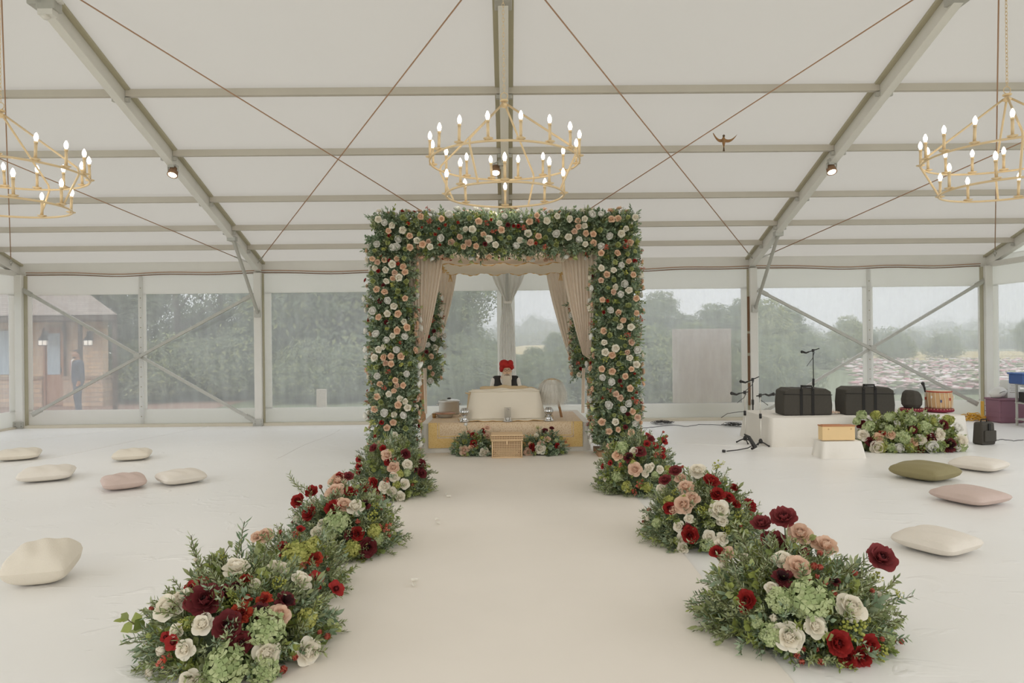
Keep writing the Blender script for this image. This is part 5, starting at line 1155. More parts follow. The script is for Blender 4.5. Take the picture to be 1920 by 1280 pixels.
# flowers in front of the stage
K4 = lambda a, b, r: (1200+.375*a, 640+.375*b, r*.375)
RS = [(1118, 470, 24, 'cream'), (1182, 540, 30, 'cream'), (1290, 535, 26, 'white'), (1440, 545, 36, 'white'), (1480, 470, 30, 'cream'), (1590, 500, 30, 'cream'), (1110, 370, 26, 'hyd'), (1190, 485, 24, 'peach'), (1210, 460, 16, 'rust'), (1252, 467, 20, 'peach'), (1365, 503, 20, 'peach'), (1112, 420, 22, 'burg'), (1155, 500, 22, 'burg'), (1360, 443, 19, 'burg'), (1450, 485, 22, 'burg'), (1510, 420, 22, 'burg'), (1535, 545, 34, 'dark'), (1400, 545, 16, 'red'),
      (1145, 430, 34, 'hyd'), (1245, 440, 26, 'hyd'), (1310, 480, 40, 'hyd'), (1350, 400, 30, 'hyd'), (1180, 372, 25, 'lime'), (1245, 385, 28, 'hyd'), (1540, 395, 26, 'lime'), (1420, 430, 35, 'hyd'), (1205, 550, 30, 'lime'), (1600, 545, 30, 'hyd'), (1570, 440, 28, 'white'), (1085, 400, 22, 'hyd'), (1255, 545, 28, 'hyd'), (1350, 545, 26, 'lime'), (1490, 520, 30, 'hyd'), (1400, 490, 22, 'cream'), (1280, 415, 18, 'white'), (1460, 400, 22, 'lime'), (1575, 560, 20, 'white')]
arrangement('floral_arrangement', 'wide green and cream flower arrangement in front of the music stage', 'flower arrangement', (W_(1706, 840, 9.9).x, 9.93, 0), (.84, .26, .52), [(a_, b_, c_*(.82 if k_ in ('hyd', 'lime') else 1), k_) for a_, b_, c_, k_ in RS], 430, (('euc', 'C', .4), ('euc', 'B', .25), ('ruscus', 'B', .2), ('fern', 'C', .15)), (.13, .22), K4)
# black bag
x = W_(1845, 838, 10.35).x
t = thing('shoulder_bag', 'upright black bag on the floor right of the music stage', 'bag', (x, 10.35, 0), .25)
m_ = MB(); m_.box((0, 0, .17), (.27, .18, .34), taper=.88); m_.build('body', BLACK, t, bevel=.03)
m_ = MB(); m_.span((-.10, -.11, .05), (.12, -.085, .22)); m_.build('front_pocket', BLACK, t, bevel=.012)
m_ = MB(); m_.tube([(-.06, 0, .33), (-.05, 0, .38), (.05, 0, .38), (.06, 0, .33)], .01, 8); m_.build('handle', DARKC, t, smooth=True)
m_ = MB(); m_.span((-.02, -.1, .2), (.02, -.086, .325)); m_.build('strap', DARKC, t)
# mic stands
CHR = mat('chrome_tube', (214, 210, 200), .35, .3)
def mic_stand(px, Y, h, lb, boom=0.0, head=True, tripod=.2, base=0.0, color=BLACKP, rz=0.0, boomlen=.3):
    x = W_(px, 800, Y).x; t = thing('microphone_stand', lb, 'microphone stand', (x, Y, base), rz)
    for k in range(3):
        a = 2*PI*k/3+.5; m_ = MB(); m_.tube([(0, 0, .075), (tripod*.5*math.cos(a), tripod*.5*math.sin(a), .05), (tripod*math.cos(a), tripod*math.sin(a), .012)], .010, 6); m_.ball((tripod*math.cos(a), tripod*math.sin(a), .014), .014, 8, 5); m_.build('leg', BLACKP, t)
    m_ = MB(); m_.tube([(0, 0, .04), (0, 0, h*.62)], .0125, 10); m_.build('lower_tube', color, t, smooth=True)
    m_ = MB(); m_.tube([(0, 0, h*.55), (0, 0, h*.64)], .02, 10); m_.build('clutch', BLACKP, t, smooth=True)
    m_ = MB(); m_.lathe([(.03, .05), (.03, .09), (.014, .12)], n=12); m_.build('tripod_collar', BLACKP, t, smooth=True)
    m_ = MB(); m_.tube([(0, 0, h*.62), (0, 0, h)], .0085, 8); m_.build('upper_tube', color, t, smooth=True)
    if head:
        m_ = MB(); c_, s_ = math.cos(boom), math.sin(boom)
        m_.box((0, 0, h), (.035, .03, .05)); m_.tube([(-.08*c_, 0, h-.08*s_), (boomlen*.4*c_, 0, h+boomlen*.4*s_)], .009, 6); m_.build('boom_joint', BLACKP, t)
        m_ = MB(); p = Vector((-.08*c_, 0, h-.08*s_)); m_.tube([p, p+Vector((-.05, 0, -.02)), p+Vector((-.12, -.01, -.0))], [.013, .016, .022], 8); m_.ball(p+Vector((-.13, -.01, 0)), .027, 10, 7); m_.build('microphone', BLACKP, t, smooth=True)
        m_ = MB(); m_.tube([(0.02, -.01, h*.98), (-.02, -.02, h*.9), (-.1, -.03, h*.83), (-.13, -.03, h*.8)], .005, 5); m_.build('cable', BLACKP, t)
    return t
mic_stand(1526, 12.35, 1.42, 'tall black microphone stand behind the left black case', .3, tripod=.25)
mic_stand(1397, 10.72, .80, 'short silver microphone stand nearest the flower arch, with clip head', .15, color=CHR, tripod=.13, boomlen=.15)
mic_stand(1426, 10.38, .78, 'short silver microphone stand beside the music stage corner', -.2, color=CHR, tripod=.12, rz=PI, boomlen=.15)
mic_stand(1412, 11.6, .95, 'black microphone stand behind the two silver ones', .4, tripod=.15)
t = thing('microphone_boom', 'folded black microphone boom lying on the floor by the silver stands', 'microphone boom', on_floor(1400, 846))
m_ = MB(); m_.tube([(-.32, -.08, .02), (-.15, -.05, .03), (.02, 0, .05), (.12, .04, .09)], .008, 8); m_.build('arm', BLACKP, t, smooth=True)
m_ = MB(); m_.tube([(-.34, -.08, .02), (-.38, -.085, .025)], .02, 8); m_.tube([(.08, .02, .035), (.14, .04, .05), (.06, .08, .2), (.0, .1, .24)], [.02, .035, .025, .008], 8); m_.build('clamp', BLACKP, t, smooth=True)
# cables on the floor
def cable(pts, lb, r=.005, tangles=0):
    P = [on_floor(*p) for p in pts]; m_ = MB(); Q = []
    for i in range(len(P)-1):
        for k in range(6): s = k/6; q = P[i].lerp(P[i+1], s); Q.append((q.x+.02*math.sin(i*3+s*6), q.y+.02*math.cos(i*2+s*6), r+.002))
    Q.append((P[-1].x, P[-1].y, r+.002)); m_.tube(Q, r, 5)
    return tag(m_.build('floor_cable', BLACKP, smooth=True), lb, 'cable')
def coil(px, py, R, lb, n=7, hgt=.07):
    c = on_floor(px, py); m_ = MB()
    for k in range(n):
        ox, oy, rr_ = random.gauss(0, R*.25), random.gauss(0, R*.2), R*random.uniform(.6, 1.1); tl = random.uniform(-.3, .3)
        pts = [(c.x+ox+rr_*math.cos(a), c.y+oy+rr_*.8*math.sin(a), .008+k*.004+hgt*.5*(1+math.sin(a+k)*random.uniform(.2, 1))*.6) for a in np.linspace(0, 2*PI, 20)]
        m_.tube(pts, .0045, 5, caps=False)
    return tag(m_.build('cable_coil', BLACKP, smooth=True), lb, 'cable')
coil(1243, 795, .17, 'loose coil of thin black cable on the floor right of the arch', 8)
coil(1375, 799, .16, 'tangled heap of black cables by the tent post', 8)
cable([(1200, 803), (1225, 801), (1260, 797), (1290, 800), (1310, 796), (1350, 797), (1400, 801), (1428, 802)], 'thin black cable running along the floor towards the mic stands')
cable([(1862, 826), (1880, 824), (1900, 827), (1919, 825)], 'thin black cable on the floor right of the black bag')
def wallcable():
    m_ = MB(); m_.tube([W_(1352, 783, 13.5), W_(1364, 775, 13.5), W_(1385, 772, 13.4), W_(1405, 771, 13.2), W_(1412, 785, 12.9), Vector((4.9, 12.6, .02))], .006, 5)
    tag(m_.build('floor_cable', BLACKP, smooth=True), 'black cable arching up beside the rust streaked tent post', 'cable')
wallcable()
# right corner clutter
PUR_ = mat('purple_plastic', (134, 94, 108), .6)
x = W_(1884, 775, 13.0).x
t = thing('storage_bin', 'purple plastic bin in the right corner', 'bin', (x, 13.0, 0))
m_ = MB(); m_.box((0, 0, .22), (.46, .4, .44), taper=1.05); m_.build('body', PUR_, t, bevel=.03)
m_ = MB()
for z in (.1, .2, .3): m_.box((0, 0, z), (.475, .415, .012))
m_.build('rib', PUR_, t)
m_ = MB(); m_.box((0, 0, .445), (.50, .44, .035)); m_.build('lid', PUR_, t, bevel=.012)
t = thing('plastic_bag', 'white plastic bag slumped on the purple bin', 'bag', (x-.13, 13.0, .465))
m_ = MB(); m_.ball((0, 0, .10), (.15, .13, .10), 20, 14, R=Matrix.Rotation(-.4, 3, 'Y')); V = m_.V[0]; V += np.stack([.012*np.sin(V[:, 2]*60), .012*np.sin(V[:, 0]*50), .008*np.sin(V[:, 1]*60+V[:, 0]*40)], 1); m_.build('bag', mat('white_plastic', (225, 222, 216), .5), t, smooth=True)
m_ = MB(); m_.tube([(-.06, -.13, .10), (-.01, -.14, .125), (.04, -.135, .135)], .006, 6); m_.build('handle_slot', mat('grey_slot', (130, 128, 122), .7), t)
t = thing('carton', 'white carton with faint print beside the plastic bag', 'box', (x+.12, 13.02, .465))
m_ = MB(); m_.box((0, 0, .17), (.24, .2, .34)); m_.build('carton', mat('white_carton', (226, 224, 218), .8), t, bevel=.004)
for k in range(5):
    m_ = MB(); m_.box((-.03+.012*(k % 2), -.102, .11+.04*k), (.10-.02*(k % 2), .003, .008)); m_.build('printed_line', mat('grey_print', (176, 164, 150), .8), t)
t = thing('blue_crate', 'blue lidded crate on top of the grey metal rack by the right edge', 'crate', (9.56, 12.3, 0))
m_ = MB(); m_.box((-.12, 0, .865), (.46, .34, .18)); m_.build('body', mat('blue_plastic', (62, 92, 150), .5), t, bevel=.015)
m_ = MB(); m_.box((-.12, 0, .965), (.5, .38, .03)); m_.build('lid', mat('blue_lid', (74, 108, 168), .5), t, bevel=.01)
t = thing('equipment_rack', 'grey metal rack holding the blue crate in the right corner', 'rack', (9.56, 12.3, 0))
for sx in (-1, 1):
    for sy in (-1, 1): m_ = MB(); m_.box((sx*.2, sy*.17, .38), (.03, .03, .76)); m_.build('upright', STEEL, t)
for z in (.12, .42, .76): m_ = MB(); m_.box((0, 0, z), (.44, .38, .025)); m_.build('shelf', STEEL, t)
m_ = MB(); m_.box((0, 0, .53), (.36, .3, .18)); tag(m_.build('amplifier', BLACKP, loc=None), 'black equipment box on the middle shelf of the grey rack', 'box'); bpy.data.objects['amplifier'].location = t.location
t = thing('yellow_straps', 'heap of yellow ratchet straps on the floor near the right corner', 'straps', (W_(1825, 775, 13.3).x, 13.3, 0))
YEL = mat('yellow_strap', (226, 178, 76), .7)
m_ = MB()
for k in range(26):
    a = random.random()*6.28; q = random.uniform(0, .3); R = random.uniform(.05, .13); cx, cy2 = q*math.cos(a), q*math.sin(a)*.5; h = .14*(1-q/.36)
    m_.tube([(cx+R*math.cos(b), cy2+R*.7*math.sin(b), .015+h*(.5+.5*math.sin(b+k))) for b in np.linspace(0, 2*PI, 12)], .009, 5, caps=False)
m_.build('strap_heap', YEL, t, smooth=True)
m_ = MB(); m_.tube([(.2, .05, .015), (.4, .1, .015), (.6, .15, .015)], .012, 6); m_.build('loose_end', YEL, t)
t = thing('yellow_post_guard', 'short yellow guard strip at the foot of the right corner post', 'guard', (XG-.30, YW-.22, 0)); m_ = MB(); m_.box((0, 0, .17), (.05, .04, .34)); m_.build('guard', YEL, t, bevel=.01)

# ------------------------------------------------------------------ floor cushions
def cushion(px, py, w, h, rz, col, lb, dep=None, tilt=0.0, dx=0):
    P = on_floor(px, py); s = w/2; P.y += s*.9
    cm = mat(col[0], col[1], .9, 0, .04, 8, .25, 120)
    m_ = MB(); n = 26
    def f(u, v, sg):
        a, b = 2*u-1, 2*v-1; e = (max(0, 1-abs(a)**2.6)*max(0, 1-abs(b)**2.6))**.42
        cn = 1-.10*(a*b)**4; pin = (1-.05*(1-abs(a)**2)*(abs(b)**4))*cn; pin2 = (1-.05*(1-abs(b)**2)*(abs(a)**4))*cn
        wr = .006*math.sin(a*9+b*4)*e
        return (a*s*pin2, b*s*pin, sg*(h/2)*e+wr*(sg > 0))
    m_.sheet(lambda u, v: f(u, v, 1), n, n); m_.sheet(lambda u, v: f(u, 1-v, -1), n, n)
    V = np.concatenate(m_.V); 
    if tilt: V = V @ npm(Matrix.Rotation(tilt, 3, 'X')).T
    zc = -V[:, 2].min()+.002; m_.V = [V+np.array((0, 0, zc))]
    o = m_.build('floor_cushion', cm, smooth=True); o.location = (P.x+dx, P.y, 0); o.rotation_euler = (0, 0, rz)
    return tag(o, lb, 'cushion', 'cushions on the floor')
IVO = ('ivory_cushion', (230, 222, 210)); CRM = ('cream_cushion', (228, 219, 203)); PNK = ('dusty_pink_cushion', (208, 187, 177)); OLV = ('olive_cushion', (148, 138, 100))
cushion(12, 866, .56, .15, .5, CRM, 'cream floor cushion cut by the left edge, farthest back')
cushion(232, 866, .50, .15, .35, CRM, 'cream floor cushion lying alone, farthest back among the left cushions')
cushion(60, 907, .60, .16, .45, IVO, 'ivory floor cushion left of the dusty pink one, not touching it')
cushion(212, 922, .47, .16, .6, PNK, 'dusty pink floor cushion left of the aisle')
cushion(322, 912, .50, .15, .75, IVO, 'ivory floor cushion touching the dusty pink one')
cushion(45, 1106, .42, .26, .25, CRM, 'plump cream floor cushion nearest the camera on the left', tilt=.12)
cushion(1762, 906, .60, .19, .5, OLV, 'olive green floor cushion')
cushion(1862, 887, .55, .14, .6, IVO, 'ivory floor cushion behind the olive green one')
cushion(1852, 952, .56, .14, .4, PNK, 'dusty pink floor cushion right of the aisle in front of the olive one')
cushion(1792, 1048, .50, .15, .5, IVO, 'ivory floor cushion nearest the camera on the right')

# small brown bird in flight
P = at(1357, 262, 8.9); t = thing('bird', 'small brown bird flying with spread wings below the roof', 'bird', P)
BRN = mat('bird_brown', (150, 112, 72), .8, 0, .2, 90); BRD = mat('bird_dark', (92, 72, 50), .8)
m_ = MB(); m_.tube([(0, -.0, .045), (0, .01, .03), (0, .0, .0), (0, 0, -.05), (0, 0, -.1)], [.006, .016, .024, .018, .005], 10); m_.build('body', BRN, t, smooth=True)
m_ = MB(); m_.ball((0, -.004, .05), (.017, .018, .016), 10, 8); m_.tube([(0, -.018, .05), (0, -.036, .05)], [.004, .001], 5); m_.build('head', BRD, t, smooth=True)
for sg, dz in ((-1, .075), (1, .05)):
    m_ = MB(); m_.sheet(lambda u, v: (sg*(.01+.17*u*(1 if sg > 0 else .72)), .01+.02*math.sin(u*2)*v, .02-.045*v*(1-u)**.6-.03*math.sin(u*PI)+dz*u**1.3), 14, 4); m_.build('wing', BRN, t, smooth=True, solid=.003)
m_ = MB(); m_.add([(-.006, 0, -.09), (.006, 0, -.09), (.014, .002, -.15), (-.014, .002, -.15)], [(0, 1, 2, 3)]); m_.build('tail', BRD, t, solid=.003)

# confetti petals on the runner
WP = mat('petal_white', (240, 236, 226), .7)
for i, (px, py) in enumerate(((838, 928), (841, 932), (819, 975), (822, 983), (778, 1090), (776, 1098))):
    p = on_floor(px, py, .006); m_ = MB(); m_.sheet(lambda u, v: ((u-.5)*.03*(1-.5*v), (v-.5)*.045, .004+.008*(u-.5)**2*8), 5, 5)
    o = m_.build('fallen_petal', WP, smooth=True); o.location = p; o.rotation_euler = (0, 0, i*1.3)
    tag(o, 'fallen white petal on the runner' + (' nearest the platform', ' second nearest the platform', ' midway along the left edge', ' just behind the midway one', ' beside the nearest left flowers', ' nearest the camera')[i], 'petal', 'fallen petals')

# ------------------------------------------------------------------ outdoors
ZG = -.15
GRASS = mat('meadow_grass', (124, 130, 96), .95, 0, .3, .8, .6, 6)
m_ = MB()
def gz(x, y): return ZG if y < 70 else ZG-.0*(y-70)
m_.sheet(lambda u, v: (-500+1000*u, -160+900*v, ZG), 20, 20); m_.build('ground', GRASS, kind='structure')
PAV = brocade('patio_pavers', (150, 112, 92), (176, 142, 122), 9)
m_ = MB(); m_.span((-24, 14.5, ZG-.05), (-8.2, 22, ZG+.012)); m_.build('patio', PAV, kind='structure')
FIELD = mat('pale_field', (206, 186, 128), .95, 0, .12, .1)
m_ = MB(); m_.sheet(lambda u, v: (-6+40*u+10*v, 92+55*v, ZG+.03+.9*v), 8, 8); m_.build('field_strip', FIELD, kind='structure')
m_ = MB(); m_.sheet(lambda u, v: (26+50*u, 46+36*v, ZG+.02), 8, 8); m_.build('field_strip', mat('dry_field', (190, 172, 118), .95, 0, .2, .3), kind='structure')

# woodland on the low hills
def foliage_mesh(name, blobs, n, ls, mats, trunk=None, seed=0, inner=.46):
    """leafy crown: leaf-shaped faces over lumpy inner volumes; blobs = (centre, radii)"""
    r = np.random.default_rng(seed); V = []; tot = sum((b[1][0]*b[1][2]) for b in blobs)
    q_all = []; 
    for c_, rad in blobs:
        k = int(n*rad[0]*rad[2]/tot); d = r.normal(size=(k, 3)); d /= np.linalg.norm(d, axis=1)[:, None]; rr2 = .72+.34*r.random(k)
        lump = 1+.16*np.sin(d[:, 0]*7+c_[0]*3)*np.cos(d[:, 1]*6+c_[2])+.1*np.sin(d[:, 2]*11)
        P = np.array(c_)+d*np.array(rad)*(rr2*lump)[:, None]
        nrm = d+r.normal(size=(k, 3))*.5; nrm /= np.linalg.norm(nrm, axis=1)[:, None]
        a = np.cross(nrm, r.normal(size=(k, 3))); a /= np.linalg.norm(a, axis=1)[:, None]; b = np.cross(nrm, a); s = ls*(.6+.8*r.random(k))[:, None]
        V.append(np.stack([P-a*s, P-b*s*.45+nrm*s*.1, P+a*s, P+b*s*.45+nrm*s*.1], 1).reshape(-1, 3))
    V = np.concatenate(V); m_ = MB(); nq = len(V)//4
    m_.V.append(V); m_.F = [(4*i, 4*i+1, 4*i+2, 4*i+3) for i in range(nq)]; m_.M = r.integers(0, len(mats)-0, nq).tolist(); m_.n = len(V)
    for c_, rad in blobs: m_.ball(c_, [q*inner for q in rad], 10, 7, 1)
    me = bpy.data.meshes.new(name); me.from_pydata(np.concatenate(m_.V).tolist(), [], m_.F)
    for q in mats: me.materials.append(q)
    me.polygons.foreach_set('material_index', m_.M); me.update(); return me
def tlm(n, c): return mat(n, c, .85, 0, .25, 1.5, 0, trans=.3)
TD = [tlm('tree_deep', (118, 128, 104)), tlm('tree_mid', (132, 142, 114)), tlm('tree_light', (148, 157, 124))]
TM = [tlm('tree_moss', (134, 146, 114)), tlm('tree_mid', (0, 0, 0)), tlm('tree_yellow', (166, 170, 116))]
TY = [tlm('tree_gold', (182, 182, 122)), tlm('tree_yellow', (0, 0, 0)), tlm('tree_moss', (0, 0, 0))]
BARK = mat('tree_bark', (92, 80, 66), .9, 0, .2, 5)
TREES = {
 'tall': foliage_mesh('crown_tall', [((0, 0, 5.2), (2.2, 2.0, 1.9)), ((-1.2, .3, 3.6), (1.7, 1.6, 1.6)), ((1.3, -.2, 3.9), (1.7, 1.5, 1.7)), ((.3, .2, 6.9), (1.5, 1.4, 1.3)), ((0, 0, 2.3), (1.9, 1.7, 1.4))], 26000, .075, TD, seed=1, inner=.4),
 'open': foliage_mesh('crown_open', [((-.8, 0, 5.6), (1.2, 1.1, .9)), ((1.4, .3, 4.9), (1.1, 1.0, .8)), ((-1.8, 0, 4.2), (1.1, 1, .7)), ((.4, -.3, 3.7), (1.2, 1.1, .8)), ((.6, .3, 6.8), (1.1, 1, .8)), ((1.8, 0, 3.4), (.9, .9, .7)), ((-.9, .2, 2.9), (1.1, 1, .7))], 3300, .062, TD, seed=2, inner=.12),
 'round': foliage_mesh('crown_round', [((0, 0, 3.4), (2.4, 2.2, 1.8)), ((-1.4, 0, 2.5), (1.6, 1.5, 1.3)), ((1.5, .2, 2.4), (1.7, 1.5, 1.3)), ((.2, 0, 4.7), (1.5, 1.4, 1.1)), ((0, 0, 1.4), (2.2, 1.8, 1.1))], 25000, .085, TM, seed=3),
 'shrub': foliage_mesh('crown_shrub', [((0, 0, .8), (1.2, 1.0, .8)), ((-.8, .1, .55), (.8, .7, .55)), ((.9, 0, .6), (.9, .8, .6)), ((.1, 0, 1.3), (.7, .7, .5))], 9500, .045, TM, seed=4),
 'gold': foliage_mesh('crown_gold', [((0, 0, 2.6), (1.9, 1.7, 1.5)), ((-1.1, 0, 1.8), (1.3, 1.2, 1.1)), ((1.2, 0, 1.7), (1.4, 1.2, 1.1)), ((0, 0, 3.8), (1.1, 1, .9)), ((0, 0, 1.0), (1.6, 1.3, .9))], 13000, .08, TY, seed=5)}
TRK = {}
for k, (h, r0_) in {'tall': (6, .22), 'open': (6.4, .14), 'round': (3.6, .26), 'shrub': (.9, .05), 'gold': (2.8, .15)}.items():
    m_ = MB(); m_.tube([(0, 0, -.05), (.05, 0, h*.4), (-.05, 0, h*.75), (.1, 0, h)], [r0_, r0_*.8, r0_*.5, r0_*.2], 8)
    for j in range(6 if k != 'shrub' else 3):
        a = j*1.3; z = h*(.35+.1*j); m_.tube([(0, 0, z), (h*.15*math.cos(a), h*.15*math.sin(a), z+h*.12), (h*.28*math.cos(a), h*.26*math.sin(a), z+h*.2)], [r0_*.4, r0_*.25, r0_*.08], 5)
    o = m_.build('trunk', BARK, smooth=True); TRK[k] = o.data; bpy.data.objects.remove(o)
def tree(kind, px, Y, s, lb, rz=0.0, sx=1.0, nm=None):
    x = W_(px, 640, Y).x; nm = nm or {'shrub': 'shrub'}.get(kind, 'tree')
    t = thing(nm, lb, nm, (x, Y, ZG), rz); t.scale = (s*sx, s, s)
    a = bpy.data.objects.new('crown', TREES[kind]); COL.objects.link(a); a.parent = t
    b = bpy.data.objects.new('trunk', TRK[kind]); COL.objects.link(b); b.parent = t
    return t
tree('tall', 222, 27, .85, 'dark tree beside the stone building, behind its right eave', .3)
tree('open', 330, 24, 1.0, 'loose-leaved tree with sky gaps, right of the left window joint', .2)
tree('open', 415, 27, 1.05, 'airy tree with sky gaps, just left of the left centre post', 2.2)
tree('shrub', 262, 22.5, 1.1, 'low shrub between the stone building and the left window joint', .5)
tree('shrub', 330, 22.2, 1.25, 'rounded shrub behind the right pane of the left window pair', 1.5)
tree('shrub', 405, 22.6, 1.15, 'dark shrub left of the left centre post under the airy tree', 2.5)
tree('shrub', 465, 22.4, 1.35, 'shrub hidden partly by the left centre post', 3.5)
tree('round', 370, 30, .62, 'broad bushy tree filling the lower part of the left windows', 1.0)
tree('tall', 470, 31, .62, 'tall dark tree behind the left centre post', 4)
tree('tall', 585, 28, .95, 'tall dark tree in the left half of the left centre window', .8)
tree('round', 640, 24, 1.15, 'broad dark tree in the middle of the left centre window', .4)
tree('tall', 665, 30, 1.05, 'tall tree beside the left pillar of the arch', 5)
tree('tall', 745, 29, 1.0, 'tall tree hidden mostly by the left pillar of the arch', 3.0)
tree('open', 525, 25, 1.02, 'airy tree right beside the left centre post', 5.2)
tree('shrub', 575, 21.5, 1.1, 'low light green shrub in the left centre window', 1.3)
tree('shrub', 655, 21.2, 1.0, 'low shrub next to the left pillar of the arch', 4.2)
tree('round', 818, 34, 1.15, 'big tree whose crown edge shows against the sky inside the arch', 1.9)
tree('open', 868, 36, 1.2, 'tree with sky gaps just left of the white post drape', .9)
tree('tall', 800, 40, 1.3, 'tall tree behind the left inner drape of the arch', 2.2)
tree('shrub', 850, 27, 1.2, 'low shrub behind the steel pot', .6)
tree('shrub', 905, 30, 1.1, 'low bush left of the seated man', 2.7)
tree('shrub', 1015, 38, .8, 'low bush right of the seated man', 2.0)
tree('shrub', 1070, 34, .9, 'bush behind the fluffy whisk', 3.1)
tree('round', 1040, 62, .45, 'round tree standing by the pale field inside the arch', 1.1)
tree('round', 1235, 60, 1.05, 'grey green tree just right of the arch, tallest on that side', .7, .8)
tree('round', 1195, 66, .95, 'tree half hidden by the right pillar of the arch', 2.7)
tree('shrub', 1222, 27, 1.35, 'light green shrub low beside the right pillar of the arch', 3.3)
tree('round', 1340, 56, .82, 'rounded tree rising behind the brown board', 4.4)
tree('round', 1400, 52, .86, 'tree behind the rust streaked tent post', 1.4)
tree('round', 1290, 62, .7, 'lower tree between the tall one and the brown board', 5.0)
tree('gold', 1440, 44, .95, 'yellow-green tree right of the rust streaked tent post', 2.0)
tree('round', 1470, 48, .7, 'green tree behind the tall microphone stand', .1)
tree('gold', 1590, 48, .72, 'yellow-green tree left of the right window joint', 3.9)
tree('round', 1610, 54, .52, 'grey green tree behind the right window joint', 2.9)
tree('shrub', 1680, 52, 1.25, 'hedge-like bush right of the right window joint', .6)
tree('shrub', 1770, 58, 1.2, 'hedge-like bush behind the pink flower field', 1.9)
tree('shrub', 1520, 40, 1.2, 'low bush behind the left black case', 2.5)
tree('gold', 1275, 30, .32, 'small golden shrub at the foot of the brown board', 1.0, nm='shrub')
tree('tall', -60, 26, 1.0, 'dark tree beyond the left gable, behind the stone building', 2.4)
tree('round', 1935, 60, .6, 'tree beyond the right gable window', .6)
for px, Y, s_, lb in ((800, 25, 1.0, 'low bush behind the left rear garland of the arch'), (835, 19.5, .8, 'low bush nearest the window behind the steel pot'), (1010, 20, .8, 'low bush nearest the window behind the throne'), (1085, 19, .9, 'low bush nearest the window by the right inner drape'), (1400, 19.5, .8, 'low bush nearest the window between board and rust streaked post'), (1455, 21, .9, 'low bush nearest the window behind the black cables'), (1240, 19, .9, 'pale bush nearest the window right of the arch'), (900, 21.5, .9, 'low bush nearest the window left of the seated man'), (960, 33, .7, 'low bush directly behind the seated man'), (1100, 30, .9, 'low bush by the right rear garland of the arch'), (1180, 29, 1.2, 'low bush behind the right pillar of the arch'),
        (1400, 38, 1.3, 'low bush right of the brown board'), (1450, 36, 1.1, 'low bush behind the silver microphone stands'), (880, 44, 1.7, 'wide bush farther back, left of the seated man'), (1000, 48, .8, 'wide bush farther back, right of the seated man'), (1060, 50, .9, 'wide bush beside the pale field'), (1300, 40, 1.6, 'wide bush behind the brown board')):
    tree('shrub', px, Y, s_, lb, random.random()*6)
# distant wooded ridge: many crowns nobody could count
r = np.random.default_rng(9); bl = []
for i in range(230):
    x = -190+400*i/230+r.normal()*1.5; y = 200+r.random()*70; h = 5.5+2.2*math.sin(x*.03+1)+1.4*math.sin(x*.09)+r.random()*2.4
    if x < 5: h *= .9
    bl.append(((x, y, h*.5-.5), (3.4+r.random()*2, 3, h*.62)))
me = foliage_mesh('distant_woods', bl, 70000, .34, TD, seed=12, inner=.74); o = bpy.data.objects.new('distant_woods', me); COL.objects.link(o); o['kind'] = 'stuff'; o['label'] = 'hazy line of woods along the horizon'
bl = []
for i in range(60):
    x = 35+110*i/60; y = 95+r.random()*12; bl.append(((x, y, .9), (2.4+r.random()*1.5, 2, 1.5+r.random()*1.1)))
for i in range(26):
    x = -8+34*i/26; y = 150+r.random()*12; bl.append(((x, y, .9), (3+r.random()*1.5, 2, 2.0+r.random()*1.4)))
me = foliage_mesh('hedgerow', bl, 26000, .3, TM, seed=13, inner=.6); o = bpy.data.objects.new('hedgerow', me); COL.objects.link(o); o['kind'] = 'stuff'; o['label'] = 'soft green hedgerow at the edge of the meadow'
# pink and white flowering field behind the right windows
m_ = MB(); fm = [mat('field_pink', (214, 184, 178), .9), mat('field_white', (234, 222, 214), .9), mat('field_rose', (212, 160, 162), .9), mat('field_green', (156, 160, 124), .9)]
for i in range(5200):
    y = 21+26*random.random()**1.4; px = random.uniform(1600-(y-21)*1.2, 1990); x = W_(px, 640, y).x
    s = random.uniform(.05, .13)
    if math.sin(y*1.1+x*.12) < -.25: continue
    k = random.choices([0, 1, 2, 3], [.4, .25, .1, .3])[0]
    m_.ball((x, y, ZG+.16+.25*random.random()), (s*1.5, s*.8, s*.4), 6, 4, k)
o = m_.build('flower_field', fm, smooth=True, kind='stuff'); o['label'] = 'pink and white flowering field beyond the right windows'

# board outside the window
a = W_(1262, 755, 14.35); b = W_(1370, 616, 14.35)
t = thing('brown_board', 'upright brown board standing outside the window right of the arch', 'board', ((a.x+b.x)/2, 14.35, ZG))
m_ = MB(); m_.span((-(b.x-a.x)/2, -.02, a.z-ZG), ((b.x-a.x)/2, .02, b.z-ZG)); m_.build('panel', mat('weathered_brown', (232, 214, 194), .9, 0, .14, 14, .3, 60), t, bevel=.004)
for sx in (-1, 1): m_ = MB(); m_.span((sx*.45-.02, .02, 0), (sx*.45+.02, .06, b.z-ZG-.2)); m_.build('support_leg', WOOD, t)
t = thing('timber_stump', 'small brown wooden panel standing on the lawn behind the left centre window', 'panel', (W_(603, 760, 16).x, 16, ZG)); m_ = MB(); m_.span((-.11, -.04, 0), (.11, .04, .72)); m_.build('panel', mat('weathered_brown', (0, 0, 0)), t)

